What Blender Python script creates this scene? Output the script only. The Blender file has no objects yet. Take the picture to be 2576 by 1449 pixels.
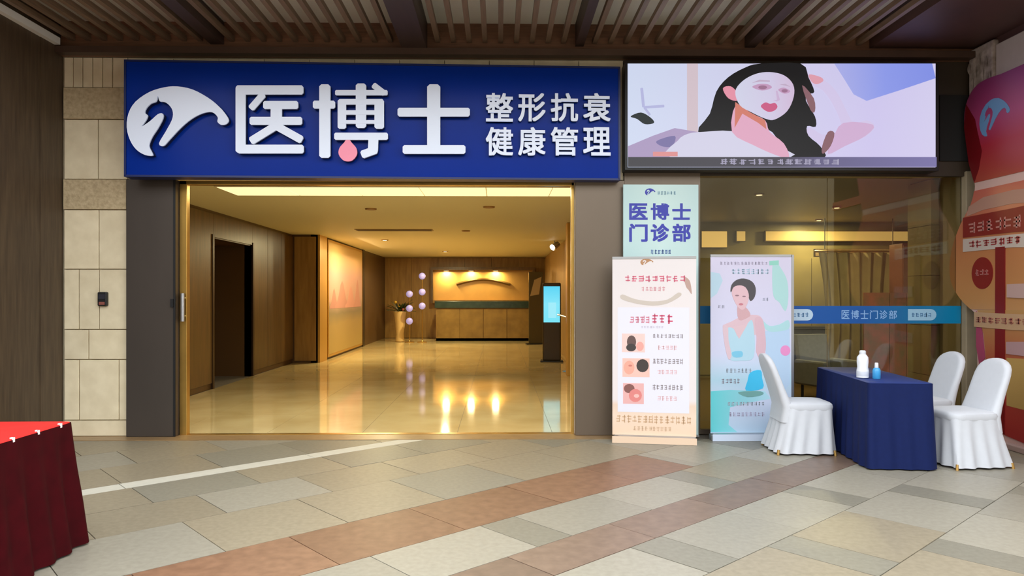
import bpy, bmesh, math, random
from mathutils import Vector
random.seed(7)
PI = math.pi
scene = bpy.context.scene
COL = scene.collection

# ------------------------------------------------------------------ camera, world, exposure
FPX, HOR, CX = 1830.0, 745.0, 1288.0
YAW = math.radians(1.0)
CAMZ = 1.5
cam = bpy.data.cameras.new('camera')
camo = bpy.data.objects.new('camera', cam)
COL.objects.link(camo)
cam.sensor_width = 36.0
cam.lens = FPX / 2576 * 36.0
cam.shift_y = (HOR - 724.5) / 2576
cam.clip_end = 300
camo.location = (0, 0, CAMZ)
camo.rotation_euler = (PI / 2, 0, -YAW)
scene.camera = camo

world = bpy.data.worlds.new('sky')
scene.world = world
world.use_nodes = True
bg = world.node_tree.nodes['Background']
bg.inputs[0].default_value = (0.93, 0.97, 1.0, 1)
bg.inputs[1].default_value = 3.9

vs = scene.view_settings
vs.view_transform = 'Standard'
vs.look = 'None'
vs.gamma = 1.0
vs.exposure = 0.0
vs.use_curve_mapping = False

# ------------------------------------------------------------------ helpers
def lin(c):
    if isinstance(c, str):
        c = c.lstrip('#')
        c = tuple(int(c[i:i + 2], 16) for i in (0, 2, 4))
    o = []
    for v in c:
        v = v / 255.0
        o.append(v / 12.92 if v <= 0.04045 else ((v + 0.055) / 1.055) ** 2.4)
    return (*o, 1.0)

MATS = {}
def mat(name, col, rough=0.5, metal=0.0, spec=0.5, var=0.0, scale=8.0, stretch=None, bump=0.0, rnd=0.0,
        col2=None, emit=None, estr=0.0, coat=0.0, sheen=0.0):
    """principled material; noise mixes col and col2, rnd varies the value for each object"""
    if name in MATS:
        return MATS[name]
    m = bpy.data.materials.new(name)
    m.use_nodes = True
    nt = m.node_tree
    b = nt.nodes['Principled BSDF']
    b.inputs['Roughness'].default_value = rough
    b.inputs['Metallic'].default_value = metal
    b.inputs['Specular IOR Level'].default_value = spec
    b.inputs['Coat Weight'].default_value = coat
    b.inputs['Sheen Weight'].default_value = sheen
    c1 = lin(col)
    b.inputs['Base Color'].default_value = c1
    out = None
    if var > 0 or col2 is not None or bump > 0:
        tc = nt.nodes.new('ShaderNodeTexCoord')
        mp = nt.nodes.new('ShaderNodeMapping')
        if stretch:
            mp.inputs['Scale'].default_value = stretch
        nz = nt.nodes.new('ShaderNodeTexNoise')
        nz.inputs['Scale'].default_value = scale
        nz.inputs['Detail'].default_value = 6
        nt.links.new(tc.outputs['Object'], mp.inputs[0])
        nt.links.new(mp.outputs[0], nz.inputs['Vector'])
        rp = nt.nodes.new('ShaderNodeValToRGB')
        c2 = lin(col2) if col2 is not None else tuple([x * (1 - var) for x in c1[:3]] + [1])
        rp.color_ramp.elements[0].position = 0.32
        rp.color_ramp.elements[1].position = 0.68
        rp.color_ramp.elements[0].color = c2
        rp.color_ramp.elements[1].color = c1
        nt.links.new(nz.outputs[0], rp.inputs[0])
        out = rp.outputs[0]
        if bump > 0:
            bp = nt.nodes.new('ShaderNodeBump')
            bp.inputs['Strength'].default_value = bump
            bp.inputs['Distance'].default_value = 0.01
            nt.links.new(nz.outputs[0], bp.inputs['Height'])
            nt.links.new(bp.outputs[0], b.inputs['Normal'])
    if rnd > 0:
        oi = nt.nodes.new('ShaderNodeObjectInfo')
        mr = nt.nodes.new('ShaderNodeMapRange')
        mr.inputs[3].default_value = 1 - rnd
        mr.inputs[4].default_value = 1 + rnd
        nt.links.new(oi.outputs['Random'], mr.inputs[0])
        hs = nt.nodes.new('ShaderNodeHueSaturation')
        hs.inputs['Color'].default_value = c1
        if out:
            nt.links.new(out, hs.inputs['Color'])
        nt.links.new(mr.outputs[0], hs.inputs['Value'])
        out = hs.outputs[0]
    if out:
        nt.links.new(out, b.inputs['Base Color'])
    if emit is not None:
        b.inputs['Emission Color'].default_value = lin(emit)
        b.inputs['Emission Strength'].default_value = estr
    MATS[name] = m
    return m

def gradmat(name, stops, axis='X', rough=0.5, emission=0.0, coord='Generated', noise=0.0):
    """printed colour gradient over the bounding box of the piece"""
    if name in MATS:
        return MATS[name]
    m = bpy.data.materials.new(name)
    m.use_nodes = True
    nt = m.node_tree
    b = nt.nodes['Principled BSDF']
    b.inputs['Roughness'].default_value = rough
    tc = nt.nodes.new('ShaderNodeTexCoord')
    sp = nt.nodes.new('ShaderNodeSeparateXYZ')
    nt.links.new(tc.outputs[coord], sp.inputs[0])
    src = sp.outputs[axis]
    if noise > 0:
        nz = nt.nodes.new('ShaderNodeTexNoise')
        nz.inputs['Scale'].default_value = 3.0
        nt.links.new(tc.outputs['Generated'], nz.inputs['Vector'])
        ma = nt.nodes.new('ShaderNodeMath'); ma.operation = 'MULTIPLY_ADD'
        ma.inputs[1].default_value = noise
        nt.links.new(nz.outputs[0], ma.inputs[0])
        nt.links.new(src, ma.inputs[2])
        src = ma.outputs[0]
    rp = nt.nodes.new('ShaderNodeValToRGB')
    els = rp.color_ramp.elements
    while len(els) < len(stops):
        els.new(0.5)
    for e, (p, c) in zip(els, stops):
        e.position = p
        e.color = lin(c)
    nt.links.new(src, rp.inputs[0])
    if emission > 0:
        b.inputs['Base Color'].default_value = (0.02, 0.02, 0.02, 1)
        nt.links.new(rp.outputs[0], b.inputs['Emission Color'])
        b.inputs['Emission Strength'].default_value = emission
    else:
        nt.links.new(rp.outputs[0], b.inputs['Base Color'])
    MATS[name] = m
    return m

def led(col, s=0.95):
    return mat('led_%s' % (col if isinstance(col, str) else '%d_%d_%d' % col), (6, 6, 6), 0.6, emit=col, estr=s)

def pr(col, rough=0.45):
    """printed ink"""
    return mat('print_%d_%d_%d' % col, col, rough)

class MB:
    def __init__(s):
        s.v, s.f = [], []
    def add(s, vs_, fs):
        n = len(s.v)
        s.v += [tuple(p) for p in vs_]
        s.f += [tuple(i + n for i in q) for q in fs]
        return s
    def box(s, x0, x1, y0, y1, z0, z1):
        return s.add([(x0, y0, z0), (x1, y0, z0), (x1, y1, z0), (x0, y1, z0), (x0, y0, z1), (x1, y0, z1), (x1, y1, z1), (x0, y1, z1)],
                     [(0, 3, 2, 1), (4, 5, 6, 7), (0, 1, 5, 4), (1, 2, 6, 5), (2, 3, 7, 6), (3, 0, 4, 7)])
    def prism(s, poly, y0, y1):
        """polygon in x,z, extruded from y0 (front) to y1"""
        n = len(poly)
        vs_ = [(x, y0, z) for x, z in poly] + [(x, y1, z) for x, z in poly]
        fs = [tuple(range(n)), tuple(range(2 * n - 1, n - 1, -1))]
        for i in range(n):
            j = (i + 1) % n
            fs.append((i, i + n, j + n, j))
        return s.add(vs_, fs)
    def slab(s, poly, z0, z1):
        n = len(poly)
        vs_ = [(x, y, z0) for x, y in poly] + [(x, y, z1) for x, y in poly]
        fs = [tuple(range(n - 1, -1, -1)), tuple(range(n, 2 * n))]
        for i in range(n):
            j = (i + 1) % n
            fs.append((i, j, j + n, i + n))
        return s.add(vs_, fs)
    def loft(s, rings, cap=True):
        n = len(rings[0])
        vs_ = [p for r in rings for p in r]
        fs = []
        for k in range(len(rings) - 1):
            for i in range(n):
                j = (i + 1) % n
                fs.append((k * n + i, k * n + j, (k + 1) * n + j, (k + 1) * n + i))
        if cap:
            fs.append(tuple(range(n - 1, -1, -1)))
            fs.append(tuple(range((len(rings) - 1) * n, len(rings) * n)))
        return s.add(vs_, fs)
    def lathe(s, prof, c=(0, 0, 0), seg=20):
        rings = [[(c[0] + r * math.cos(2 * PI * i / seg), c[1] + r * math.sin(2 * PI * i / seg), c[2] + z) for i in range(seg)] for r, z in prof]
        return s.loft(rings)
    def tube(s, pts, r, seg=8):
        rings = []
        P = [Vector(p) for p in pts]
        for i, p in enumerate(P):
            d = (P[min(i + 1, len(P) - 1)] - P[max(i - 1, 0)]).normalized()
            a = d.orthogonal().normalized() if i == 0 else (last - last.dot(d) * d).normalized()
            last = a
            b = d.cross(a)
            rr = r[i] if isinstance(r, (list, tuple)) else r
            rings.append([tuple(p + rr * (math.cos(2 * PI * k / seg) * a + math.sin(2 * PI * k / seg) * b)) for k in range(seg)])
        return s.loft(rings)
    def sphere(s, c, r, seg=16, rg=10):
        prof = [(max(1e-4, r * math.sin(PI * i / rg)), -r * math.cos(PI * i / rg)) for i in range(rg + 1)]
        return s.lathe(prof, c, seg)
    def mesh(s, name):
        me = bpy.data.meshes.new(name)
        me.from_pydata(s.v, [], s.f)
        bm = bmesh.new(); bm.from_mesh(me)
        bmesh.ops.recalc_face_normals(bm, faces=bm.faces)
        bm.to_mesh(me); bm.free()
        return me
    def build(s, name, m, parent=None, smooth=False, bevel=0.0, loc=None, kind=None, label=None):
        kind = kind or getattr(s, 'kind', None)
        me = s.mesh(name)
        me.materials.append(m)
        if smooth:
            me.polygons.foreach_set('use_smooth', [True] * len(me.polygons))
            try:
                me.set_sharp_from_angle(angle=math.radians(42))
            except Exception:
                pass
        o = bpy.data.objects.new(name, me)
        COL.objects.link(o)
        if parent:
            o.parent = parent
        if loc:
            o.location = loc
        if bevel > 0:
            b = o.modifiers.new('bevel', 'BEVEL')
            b.width = bevel; b.segments = 2; b.limit_method = 'ANGLE'
        if kind:
            o['kind'] = kind
        if label:
            o['label'] = label
        return o

def B(*a):
    return MB().box(*a)

def thing(name, label, cat, loc=(0, 0, 0), rz=0.0, group=None):
    o = bpy.data.objects.new(name, None)
    COL.objects.link(o)
    o.empty_display_size = 0.1
    o.location = loc
    o.rotation_euler = (0, 0, rz)
    o['label'] = label; o['category'] = cat
    if group:
        o['group'] = group
    return o

def tag(o, label, cat, group=None):
    o['label'] = label; o['category'] = cat
    if group:
        o['group'] = group
    return o

def ray(px, py):
    u = (px - CX) / FPX; v = (HOR - py) / FPX
    return (math.sin(YAW) + u * math.cos(YAW), math.cos(YAW) - u * math.sin(YAW), v)

def W(px, py, Y):
    d = ray(px, py); t = Y / d[1]
    return (d[0] * t, CAMZ + d[2] * t)

def GZ(px, py, z=0.0):
    d = ray(px, py); t = (z - CAMZ) / d[2]
    return (d[0] * t, d[1] * t)

class Pl:
    """vertical plane with origin on the floor; p(px,py) gives its own (x, z)"""
    def __init__(s, ox, oy, ang=0.0, off=0.0):
        s.o = (ox, oy); s.a = ang
        s.xd = (math.cos(ang), math.sin(ang)); s.n = (-math.sin(ang), math.cos(ang)); s.off = off
    def p(s, px, py):
        d = ray(px, py)
        ox, oy = s.o[0] + s.n[0] * s.off, s.o[1] + s.n[1] * s.off
        t = (ox * s.n[0] + oy * s.n[1]) / (d[0] * s.n[0] + d[1] * s.n[1])
        return ((d[0] * t - s.o[0]) * s.xd[0] + (d[1] * t - s.o[1]) * s.xd[1], CAMZ + d[2] * t)
    def poly(s, pts):
        return [s.p(*q) for q in pts]
    def rect(s, x0, y0, x1, y1):
        a = s.p(x0, y0); b = s.p(x1, y1); c = s.p(x0, y1); d = s.p(x1, y0)
        return [a, d, b, c]

def smooth(pts, n=6, closed=True):
    out = []
    N = len(pts)
    rngv = range(N) if closed else range(N - 1)
    for i in rngv:
        if closed:
            p0, p1, p2, p3 = pts[i - 1], pts[i], pts[(i + 1) % N], pts[(i + 2) % N]
        else:
            p0, p1, p2, p3 = pts[max(i - 1, 0)], pts[i], pts[i + 1], pts[min(i + 2, N - 1)]
        for k in range(n):
            t = k / n
            out.append(tuple(0.5 * (2 * p1[j] + (p2[j] - p0[j]) * t + (2 * p0[j] - 5 * p1[j] + 4 * p2[j] - p3[j]) * t * t
                                    + (3 * p1[j] - p0[j] - 3 * p2[j] + p3[j]) * t ** 3) for j in (0, 1)))
    if not closed:
        out.append(tuple(pts[-1]))
    return out

def ell(cx, cy, rx, ry, n=24):
    return [(cx + rx * math.cos(2 * PI * i / n), cy + ry * math.sin(2 * PI * i / n)) for i in range(n)]

def stroke(p, q, w, rnd=True):
    """a thick stroke as a polygon with softened ends"""
    dx, dy = q[0] - p[0], q[1] - p[1]
    L = math.hypot(dx, dy) or 1
    dx, dy = dx / L, dy / L
    nx, ny = -dy * w / 2, dx * w / 2
    e = min(w * 0.18, L * 0.3) if rnd else 0
    a = (p[0] + dx * e, p[1] + dy * e); b = (q[0] - dx * e, q[1] - dy * e)
    k = 0.62
    return [(a[0] + nx, a[1] + ny), (b[0] + nx, b[1] + ny), (q[0] + nx * k, q[1] + ny * k), (q[0] - nx * k, q[1] - ny * k),
            (b[0] - nx, b[1] - ny), (a[0] - nx, a[1] - ny), (p[0] - nx * k, p[1] - ny * k), (p[0] + nx * k, p[1] + ny * k)]

def glyph(ch, x0, x1, z0, z1, y0, y1, bold=0.02):
    """character of the built-in font fitted in a box of the x,z plane"""
    cu = bpy.data.curves.new('glyph', 'FONT')
    cu.body = ch
    cu.extrude = 0.5
    cu.resolution_u = 4
    ob = bpy.data.objects.new('glyph', cu)
    COL.objects.link(ob)
    bpy.context.view_layer.update()
    dg = bpy.context.evaluated_depsgraph_get()
    me = bpy.data.meshes.new_from_object(ob.evaluated_get(dg))
    vs_ = [tuple(v.co) for v in me.vertices]
    fs = [tuple(p.vertices) for p in me.polygons]
    bpy.data.objects.remove(ob); bpy.data.curves.remove(cu); bpy.data.meshes.remove(me)
    if not vs_:
        return MB()
    ax = [v[0] for v in vs_]; ay = [v[1] for v in vs_]
    a0, a1, b0, b1 = min(ax), max(ax), min(ay), max(ay)
    m = MB()
    bx = bold * (x1 - x0); bz = bold * (z1 - z0)
    x0, x1, z0, z1 = x0 + bx, x1 - bx, z0 + bz, z1 - bz
    dy = (y1 - y0) * 0.02
    for k, (sx, sz) in enumerate(((-1, -1), (1, -1), (1, 1), (-1, 1), (0, 0)) if bold else ((0, 0),)):
        m.add([(sx * bx + x0 + (v[0] - a0) / (a1 - a0) * (x1 - x0), y0 + k * dy if v[2] > 0 else y1, sz * bz + z0 + (v[1] - b0) / (b1 - b0) * (z1 - z0)) for v in vs_], fs)
    return m

def marks(m, x0, x1, z0, z1, n, y0, y1, seed=1):
    """a row of n small written characters too fine to read in the photograph"""
    m.kind = 'stuff'
    r = random.Random(seed)
    cw = (x1 - x0) / n
    h = z1 - z0
    for i in range(n):
        a = x0 + i * cw + cw * 0.08; b = a + cw * 0.84
        k = r.choice([2, 3, 3])
        t = h * 0.13
        for j in range(k):
            zz = z0 + h * (0.06 + 0.88 * (j + 0.5) / k) - t / 2
            s0 = r.uniform(0, 0.25); s1 = r.uniform(0.75, 1)
            m.box(a + (b - a) * s0, a + (b - a) * s1, y0, y1, zz, zz + t)
        for j in range(r.choice([1, 2])):
            xx = a + (b - a) * r.uniform(0.1, 0.8)
            m.box(xx, xx + cw * 0.13, y0, y1, z0 + h * r.uniform(0, 0.2), z1 - h * r.uniform(0, 0.15))
    return m

def rrect(hx, hy, r, n, amp=0.0, k=0, ph=0.0, cx=0.0, cy=0.0, z=0.0, jit=None):
    """rounded rectangle ring with n points; amp/k give pleats"""
    segs = []
    L = [2 * (hy - r), PI * r / 2, 2 * (hx - r), PI * r / 2] * 2
    L = [2 * (hy - r), PI * r / 2, 2 * (hx - r), PI * r / 2, 2 * (hy - r), PI * r / 2, 2 * (hx - r), PI * r / 2]
    tot = sum(L)
    out = []
    cs = [(hx - r, hy - r), (-(hx - r), hy - r), (-(hx - r), -(hy - r)), (hx - r, -(hy - r))]
    for i in range(n):
        s = tot * i / n
        q = s; idx = 0
        while q > L[idx] and idx < 7:
            q -= L[idx]; idx += 1
        side = idx // 2
        ang0 = side * PI / 2
        if idx % 2 == 0:
            nx, ny = math.cos(ang0), math.sin(ang0)
            tx, ty = -ny, nx
            c0 = cs[(side - 1) % 4]
            bx, by = c0[0] + nx * r + tx * q, c0[1] + ny * r + ty * q
        else:
            aa = ang0 + q / r
            nx, ny = math.cos(aa), math.sin(aa)
            c0 = cs[side]
            bx, by = c0[0] + nx * r, c0[1] + ny * r
        o = amp * (math.sin(2 * PI * k * i / n + ph) + 0.5 * math.sin(2 * PI * (k * 0.53) * i / n + 1.3 + ph)) if amp else 0.0
        out.append((cx + bx + nx * o, cy + by + ny * o, z))
    return out

YF = 7.85                       # front plane of the shop front
# ------------------------------------------------------------------ materials
M_grout = mat('grout', (112, 104, 92), 0.8, var=0.2, scale=30)
M_beige = mat('granite_beige', (140, 129, 109), 0.42, col2=(127, 117, 98), scale=26, rnd=0.06, bump=0.03)
M_pale = mat('granite_pale', (145, 139, 125), 0.42, col2=(134, 128, 114), scale=26, rnd=0.09, bump=0.03)
M_grey = mat('granite_grey', (128, 123, 109), 0.42, col2=(117, 112, 99), scale=30, rnd=0.08, bump=0.03)
M_red = mat('granite_red', (131, 96, 73), 0.40, col2=(112, 80, 60), scale=14, rnd=0.12, bump=0.03)
M_rose = mat('granite_rose', (122, 101, 86), 0.40, col2=(106, 87, 74), scale=14, rnd=0.12, bump=0.03)
M_whiteline = mat('white_stone', (192, 188, 175), 0.5, var=0.08, scale=12)
M_stone = mat('wall_stone', (232, 217, 184), 0.7, col2=(218, 202, 168), scale=6, rnd=0.06, bump=0.05)
M_rough = mat('rough_stone', (196, 176, 140), 0.85, col2=(170, 150, 116), scale=24, rnd=0.04, bump=0.9)
M_wood = mat('dark_wood', (88, 70, 50), 0.5, col2=(66, 50, 35), scale=5, stretch=(6, 6, 0.5), rnd=0.16, bump=0.08)
M_batten = mat('batten_wood', (128, 104, 82), 0.5, col2=(104, 84, 64), scale=5, stretch=(8, 0.6, 8), rnd=0.1)
M_header = mat('header_wood', (128, 88, 62), 0.5, col2=(104, 70, 48), scale=5, stretch=(0.6, 8, 8))
M_panelpale = mat('ceiling_paint', (240, 236, 218), 0.6, var=0.06, scale=3)
M_maroon = mat('maroon_soffit', (78, 50, 42), 0.55, var=0.25, scale=3)
M_jamb = mat('jamb_metal', (92, 84, 78), 0.34, 0.55, var=0.12, scale=2, stretch=(1, 1, 0.3))
M_jamb2 = mat('jamb_metal_right', (118, 104, 90), 0.36, 0.5, var=0.1, scale=2, stretch=(1, 1, 0.3))
M_gold = mat('gold_metal', (214, 172, 92), 0.28, 0.9, var=0.15, scale=4)
M_steel = mat('brushed_steel', (190, 192, 196), 0.3, 0.9)
M_black = mat('black_plastic', (22, 22, 24), 0.45)
M_dark = mat('dark_void', (20, 17, 15), 0.8)

# ------------------------------------------------------------------ pavement
floor = B(-30, 30, -30, YF + 0.3, -0.2, -0.012).build('floor', M_grout, kind='structure')
AZ = math.radians(48.6)
E1 = (math.sin(AZ), math.cos(AZ)); E2 = (-math.cos(AZ), math.sin(AZ))
def ts(t, s):
    return (t * E1[0] + s * E2[0], t * E1[1] + s * E2[1])
def clip(poly, a, b, c):        # keep a*x+b*y<=c
    out = []
    for i in range(len(poly)):
        p, q = poly[i], poly[(i + 1) % len(poly)]
        dp, dq = a * p[0] + b * p[1] - c, a * q[0] + b * q[1] - c
        if dp <= 0:
            out.append(p)
        if (dp < 0) != (dq < 0) and dp != dq:
            k = dp / (dp - dq)
            out.append((p[0] + (q[0] - p[0]) * k, p[1] + (q[1] - p[1]) * k))
    return out
def area(p):
    return abs(sum(p[i][0] * p[(i + 1) % len(p)][1] - p[(i + 1) % len(p)][0] * p[i][1] for i in range(len(p)))) / 2
XL, XR = W(160, 700, YF)[0], W(2462, 700, YF)[0]
PAVE_Y1 = GZ(900, 1107)[1]
def paver(name, t0, t1, s0, s1, m):
    g = 0.003
    p = [ts(t0 + g, s0 + g), ts(t1 - g, s0 + g), ts(t1 - g, s1 - g), ts(t0 + g, s1 - g)]
    for h in ((0, 1, PAVE_Y1), (-1, 0, -XL), (1, 0, 5.6), (0, -1, -1.6)):
        p = clip(p, *h)
        if len(p) < 3:
            return
    if area(p) < 0.01:
        return
    MB().slab(p, -0.03, random.uniform(-0.0012, 0.0008)).build(name, m, floor)
rows = []
def row(s0, s1, kind, phase=0.0, ln=0.8):
    rows.append((s0, s1, kind, phase, ln))
row(3.65, 4.29, 'red', 0.23, 0.9)
row(2.73, 3.11, 'rose', 0.1, 0.9)
row(3.11, 3.65, 'strip', 3.05, 1.95)
row(4.29, 5.05, 'plain', 2.45, 0.81)
row(5.05, 5.66, 'plain', 2.75, 0.81)
row(5.66, 6.22, 'plain', 2.45, 0.81)
row(6.22, 6.41, 'white', 0.0, 1.6)
s = 6.41
i = 0
while s < 10.5:
    row(s, s + 0.68, 'plain', 0.3 * (i % 2), 0.81); s += 0.68; i += 1
for k_, (a_, b_) in enumerate([(2.19, 2.73), (1.55, 2.19), (0.92, 1.55), (0.3, 0.92), (-0.33, 0.3), (-0.95, -0.33), (-1.6, -0.95), (-2.2, -1.6)]):
    row(a_, b_, 'strip', 3.45 + 0.62 * k_, 1.85)
rr = random.Random(3)
for s0, s1, kind, ph, ln in rows:
    t = ph - ln * math.ceil((ph + 4) / ln)
    n = 0
    while t < 13:
        if kind == 'plain':
            m = rr.choice([M_beige, M_beige, M_pale, M_beige, M_grey])
            if abs(s0 - 4.29) < 0.01:
                m = M_grey if abs(t - 3.26) < 0.1 else rr.choice([M_beige, M_pale])
            paver('paver', t, t + ln, s0, s1, m)
        elif kind == 'strip':
            w = 0.30
            paver('paver', t, t + w, s0, s1, M_grey)
            h = (ln - w) / 2
            paver('paver', t + w, t + w + h, s0, s1, rr.choice([M_pale, M_beige]))
            paver('paver', t + w + h, t + ln, s0, s1, rr.choice([M_pale, M_beige]))
        elif kind == 'red':
            if t < 5.5:
                paver('paver', t, min(t + ln, 5.5), s0, s1, M_red)
                if t + ln > 5.5:
                    paver('paver', 5.5, t + ln, s0, s1, M_pale)
            else:
                paver('paver', t, t + ln, s0, s1, rr.choice([M_pale, M_beige, M_grey]))
        elif kind == 'rose':
            paver('paver', t, t + ln, s0, s1, M_rose if t < 6.5 else rr.choice([M_beige, M_grey]))
        else:
            paver('paver', t, t + ln, s0, s1, M_whiteline)
        t += ln
        n += 1
B(XL, W(1568, 700, YF)[0], PAVE_Y1 + 0.003, YF + 0.12, -0.03, 0.004).build('threshold_strip', mat('threshold', (150, 120, 82), 0.35, var=0.2, scale=10), floor)

# ------------------------------------------------------------------ shop front walls
CEILZ = 4.42
def X(px, Y=YF):
    return W(px, 700, Y)[0]
def Z(py, Y=YF):
    return CAMZ + (HOR - py) / FPX * Y / math.cos(YAW)
DOORTOP = Z(455)
wall = MB()
wall.box(XL - 0.3, X(322), YF + 0.04, YF + 0.45, 0, CEILZ)
wall.box(X(322), X(1755), YF + 0.04, YF + 0.45, DOORTOP + 0.02, CEILZ)
wall.box(X(1445), X(1760), YF + 0.04, YF + 0.45, 0, DOORTOP + 0.02)
wall.box(X(1755), 8.3, YF + 0.04, YF + 0.45, Z(428), CEILZ)
wb = wall.build('wall_back', M_stone, kind='structure')
# stone cladding left of the entrance
courses = [(150, 226, [], 'flute'), (226, 305, [], 'rough'), (305, 454, [247], ''), (454, 530, [], 'rough'), (530, 678, [249], ''),
           (678, 828, [199, 250], ''), (828, 903, [223], ''), (903, 1054, [199, 299], ''), (1054, 1094, [], '')]
for y0, y1, js, kind in courses:
    xs = [161] + js + [321]
    if kind == 'flute':
        xs = [161, 184, 208, 233, 258, 283, 321]
    for a, b in zip(xs[:-1], xs[1:]):
        pr_ = 0.02 if kind == 'rough' else 0.0
        g = 0.004
        B(X(a) + g, X(b) - g, YF - pr_ - random.uniform(0, 0.004), YF + 0.05, Z(y1) + g, Z(y0) - g).build(
            'stone_block', M_rough if kind == 'rough' else M_stone, wb, bevel=0.004)
# clad blocks over the sign, seen as a narrow course
n = 11
for i in range(n):
    a = X(322) + (X(1568) - X(322)) * i / n; b = X(322) + (X(1568) - X(322)) * (i + 1) / n
    B(a + 0.004, b - 0.004, YF, YF + 0.05, Z(452), Z(152)).build('stone_block', M_stone, wb)
# dark wall behind the screen and above the window
B(X(1569), X(2462), YF + 0.0, YF + 0.05, Z(440), Z(150)).build('fascia_panel', mat('fascia_dark', (58, 46, 34), 0.5, var=0.2, scale=3), wb)
B(X(2362), X(2458), YF - 0.02, YF + 0.0, Z(402), Z(235)).build('painted_dark_opening', M_dark, wb)  # flat panel; the darkness of an opening is put into its colour

tag_j = MB().box(X(323), X(446), YF - 0.05, YF + 0.12, 0.004, DOORTOP)
tj = tag_j.build('trim_1', M_jamb, kind='structure', bevel=0.006)
B(X(446) - 0.02, X(446) + 0.004, YF - 0.056, YF - 0.044, 0.01, DOORTOP).build('edge_strip', M_black, tj)
tj2 = B(X(1446), X(1570), YF - 0.05, YF + 0.45, 0.004, DOORTOP).build('trim_2', M_jamb2, kind='structure', bevel=0.006)
B(X(1570), X(1760), YF - 0.02, YF + 0.45, 0.004, Z(428)).build('trim_3', M_jamb2, kind='structure')
fr = thing('door_frame', 'polished gold metal frame lining the wide open entrance', 'door frame', (0, YF + 0.06, 0))
B(X(447), X(466), -0.02, 0.06, 0.004, DOORTOP).build('post', M_gold, fr, bevel=0.006)
B(X(1438), X(1446), -0.02, 0.06, 0.004, DOORTOP).build('post', M_gold, fr, bevel=0.006)
B(X(447), X(1446), -0.02, 0.06, DOORTOP - 0.045, DOORTOP).build('head_rail', M_gold, fr, bevel=0.006)
B(X(447), X(1446), -0.02, 0.06, 0.003, 0.008).build('floor_track', M_gold, fr)
hd = MB()
hx = X(460)
hd.tube([(hx, -0.07, Z(808)), (hx, -0.07, Z(738))], 0.022, 10)
hd.tube([(hx, -0.07, Z(795)), (hx, -0.015, Z(795))], 0.012, 8)
hd.tube([(hx, -0.07, Z(750)), (hx, -0.015, Z(750))], 0.012, 8)
hd.build('pull_handle', M_steel, fr, smooth=True)
lk = B(X(436), X(443), YF - 0.075, YF - 0.05, Z(772), Z(752)).build('lock_plate', M_black, tj)

# left side wall of upright planks
wl = B(XL - 0.3, XL - 0.03, 4.0, YF + 0.4, 0, CEILZ).build('wall_left', M_wood, kind='structure')
y = 4.02
while y < YF - 0.02:
    w = min(random.uniform(0.26, 0.34), YF - 0.012 - y)
    B(XL - 0.03, XL + random.uniform(-0.004, 0.002), y + 0.002, y + w - 0.002, 0.0, 4.26).build('plank', M_wood, wl)
    y += w
B(XL - 0.03, XL + 0.06, 4.0, YF - 0.16, 4.13, 4.20).build('trim_4', mat('pale_trim', (226, 224, 216), 0.35), kind='structure')

# right side: side wall, red trim and the pale stone beam
XRW = X(2475)
wr = B(XRW, XRW + 0.3, 4.4, YF + 0.45, 0, 2.85).build('wall_right', mat('dark_maroon_wall', (66, 38, 34), 0.35, var=0.2, scale=2), kind='structure')
B(XRW - 0.02, XRW + 0.3, 4.4, YF + 0.0, 2.85, 2.97).build('red_trim', mat('red_trim_paint', (150, 40, 34), 0.4), wr)
B(XRW, XRW + 0.3, 4.4, YF + 0.45, 2.97, CEILZ).build('upper_panel', M_dark, wr)
bm_ = MB()
xb = XRW - 0.16
bm_.box(xb, XRW + 0.001, 4.4, YF - 0.42, 3.72, 4.10)
beam = bm_.build('trim_5', mat('beam_stone', (190, 176, 162), 0.6, col2=(176, 160, 148), scale=4), kind='structure', bevel=0.01)
B(xb - 0.015, XRW, 4.4, YF - 0.42, 3.66, 3.72).build('beam_moulding', mat('moulding_gold', (150, 120, 66), 0.4, 0.4), beam)
B(xb + 0.03, XRW, 4.4, YF - 0.0, 4.10, 4.40).build('beam_board', M_maroon, beam)
cap = MB()
cap.box(xb - 0.03, XRW, YF - 0.42, YF - 0.03, 3.66, 4.16)
cp = cap.build('beam_end_block', mat('relief_stone', (190, 172, 160), 0.75, col2=(120, 104, 92), scale=9, bump=1.0), beam, bevel=0.02)
for k in range(7):
    c = (xb - 0.03, YF - 0.40 + 0.055 * k + 0.02, 3.78 + 0.28 * ((k * 0.61) % 1))
    lf = MB()
    lf.loft([[(c[0] - 0.012 * math.sin(PI * q / 6), c[1] + (0.022 * math.sin(PI * q / 6)) * sg, c[2] - 0.07 + 0.14 * q / 6) for q in range(7)] for sg in (-1, 1)], cap=False)
    lf.build('relief_leaf', MATS['relief_stone'], cp, smooth=True)
B(X(2426), X(2462), YF - 0.03, YF + 0.45, 0.0, Z(428)).build('trim_6', mat('jamb_stone', (150, 134, 108), 0.6, var=0.12, scale=6), kind='structure', bevel=0.008)

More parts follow.
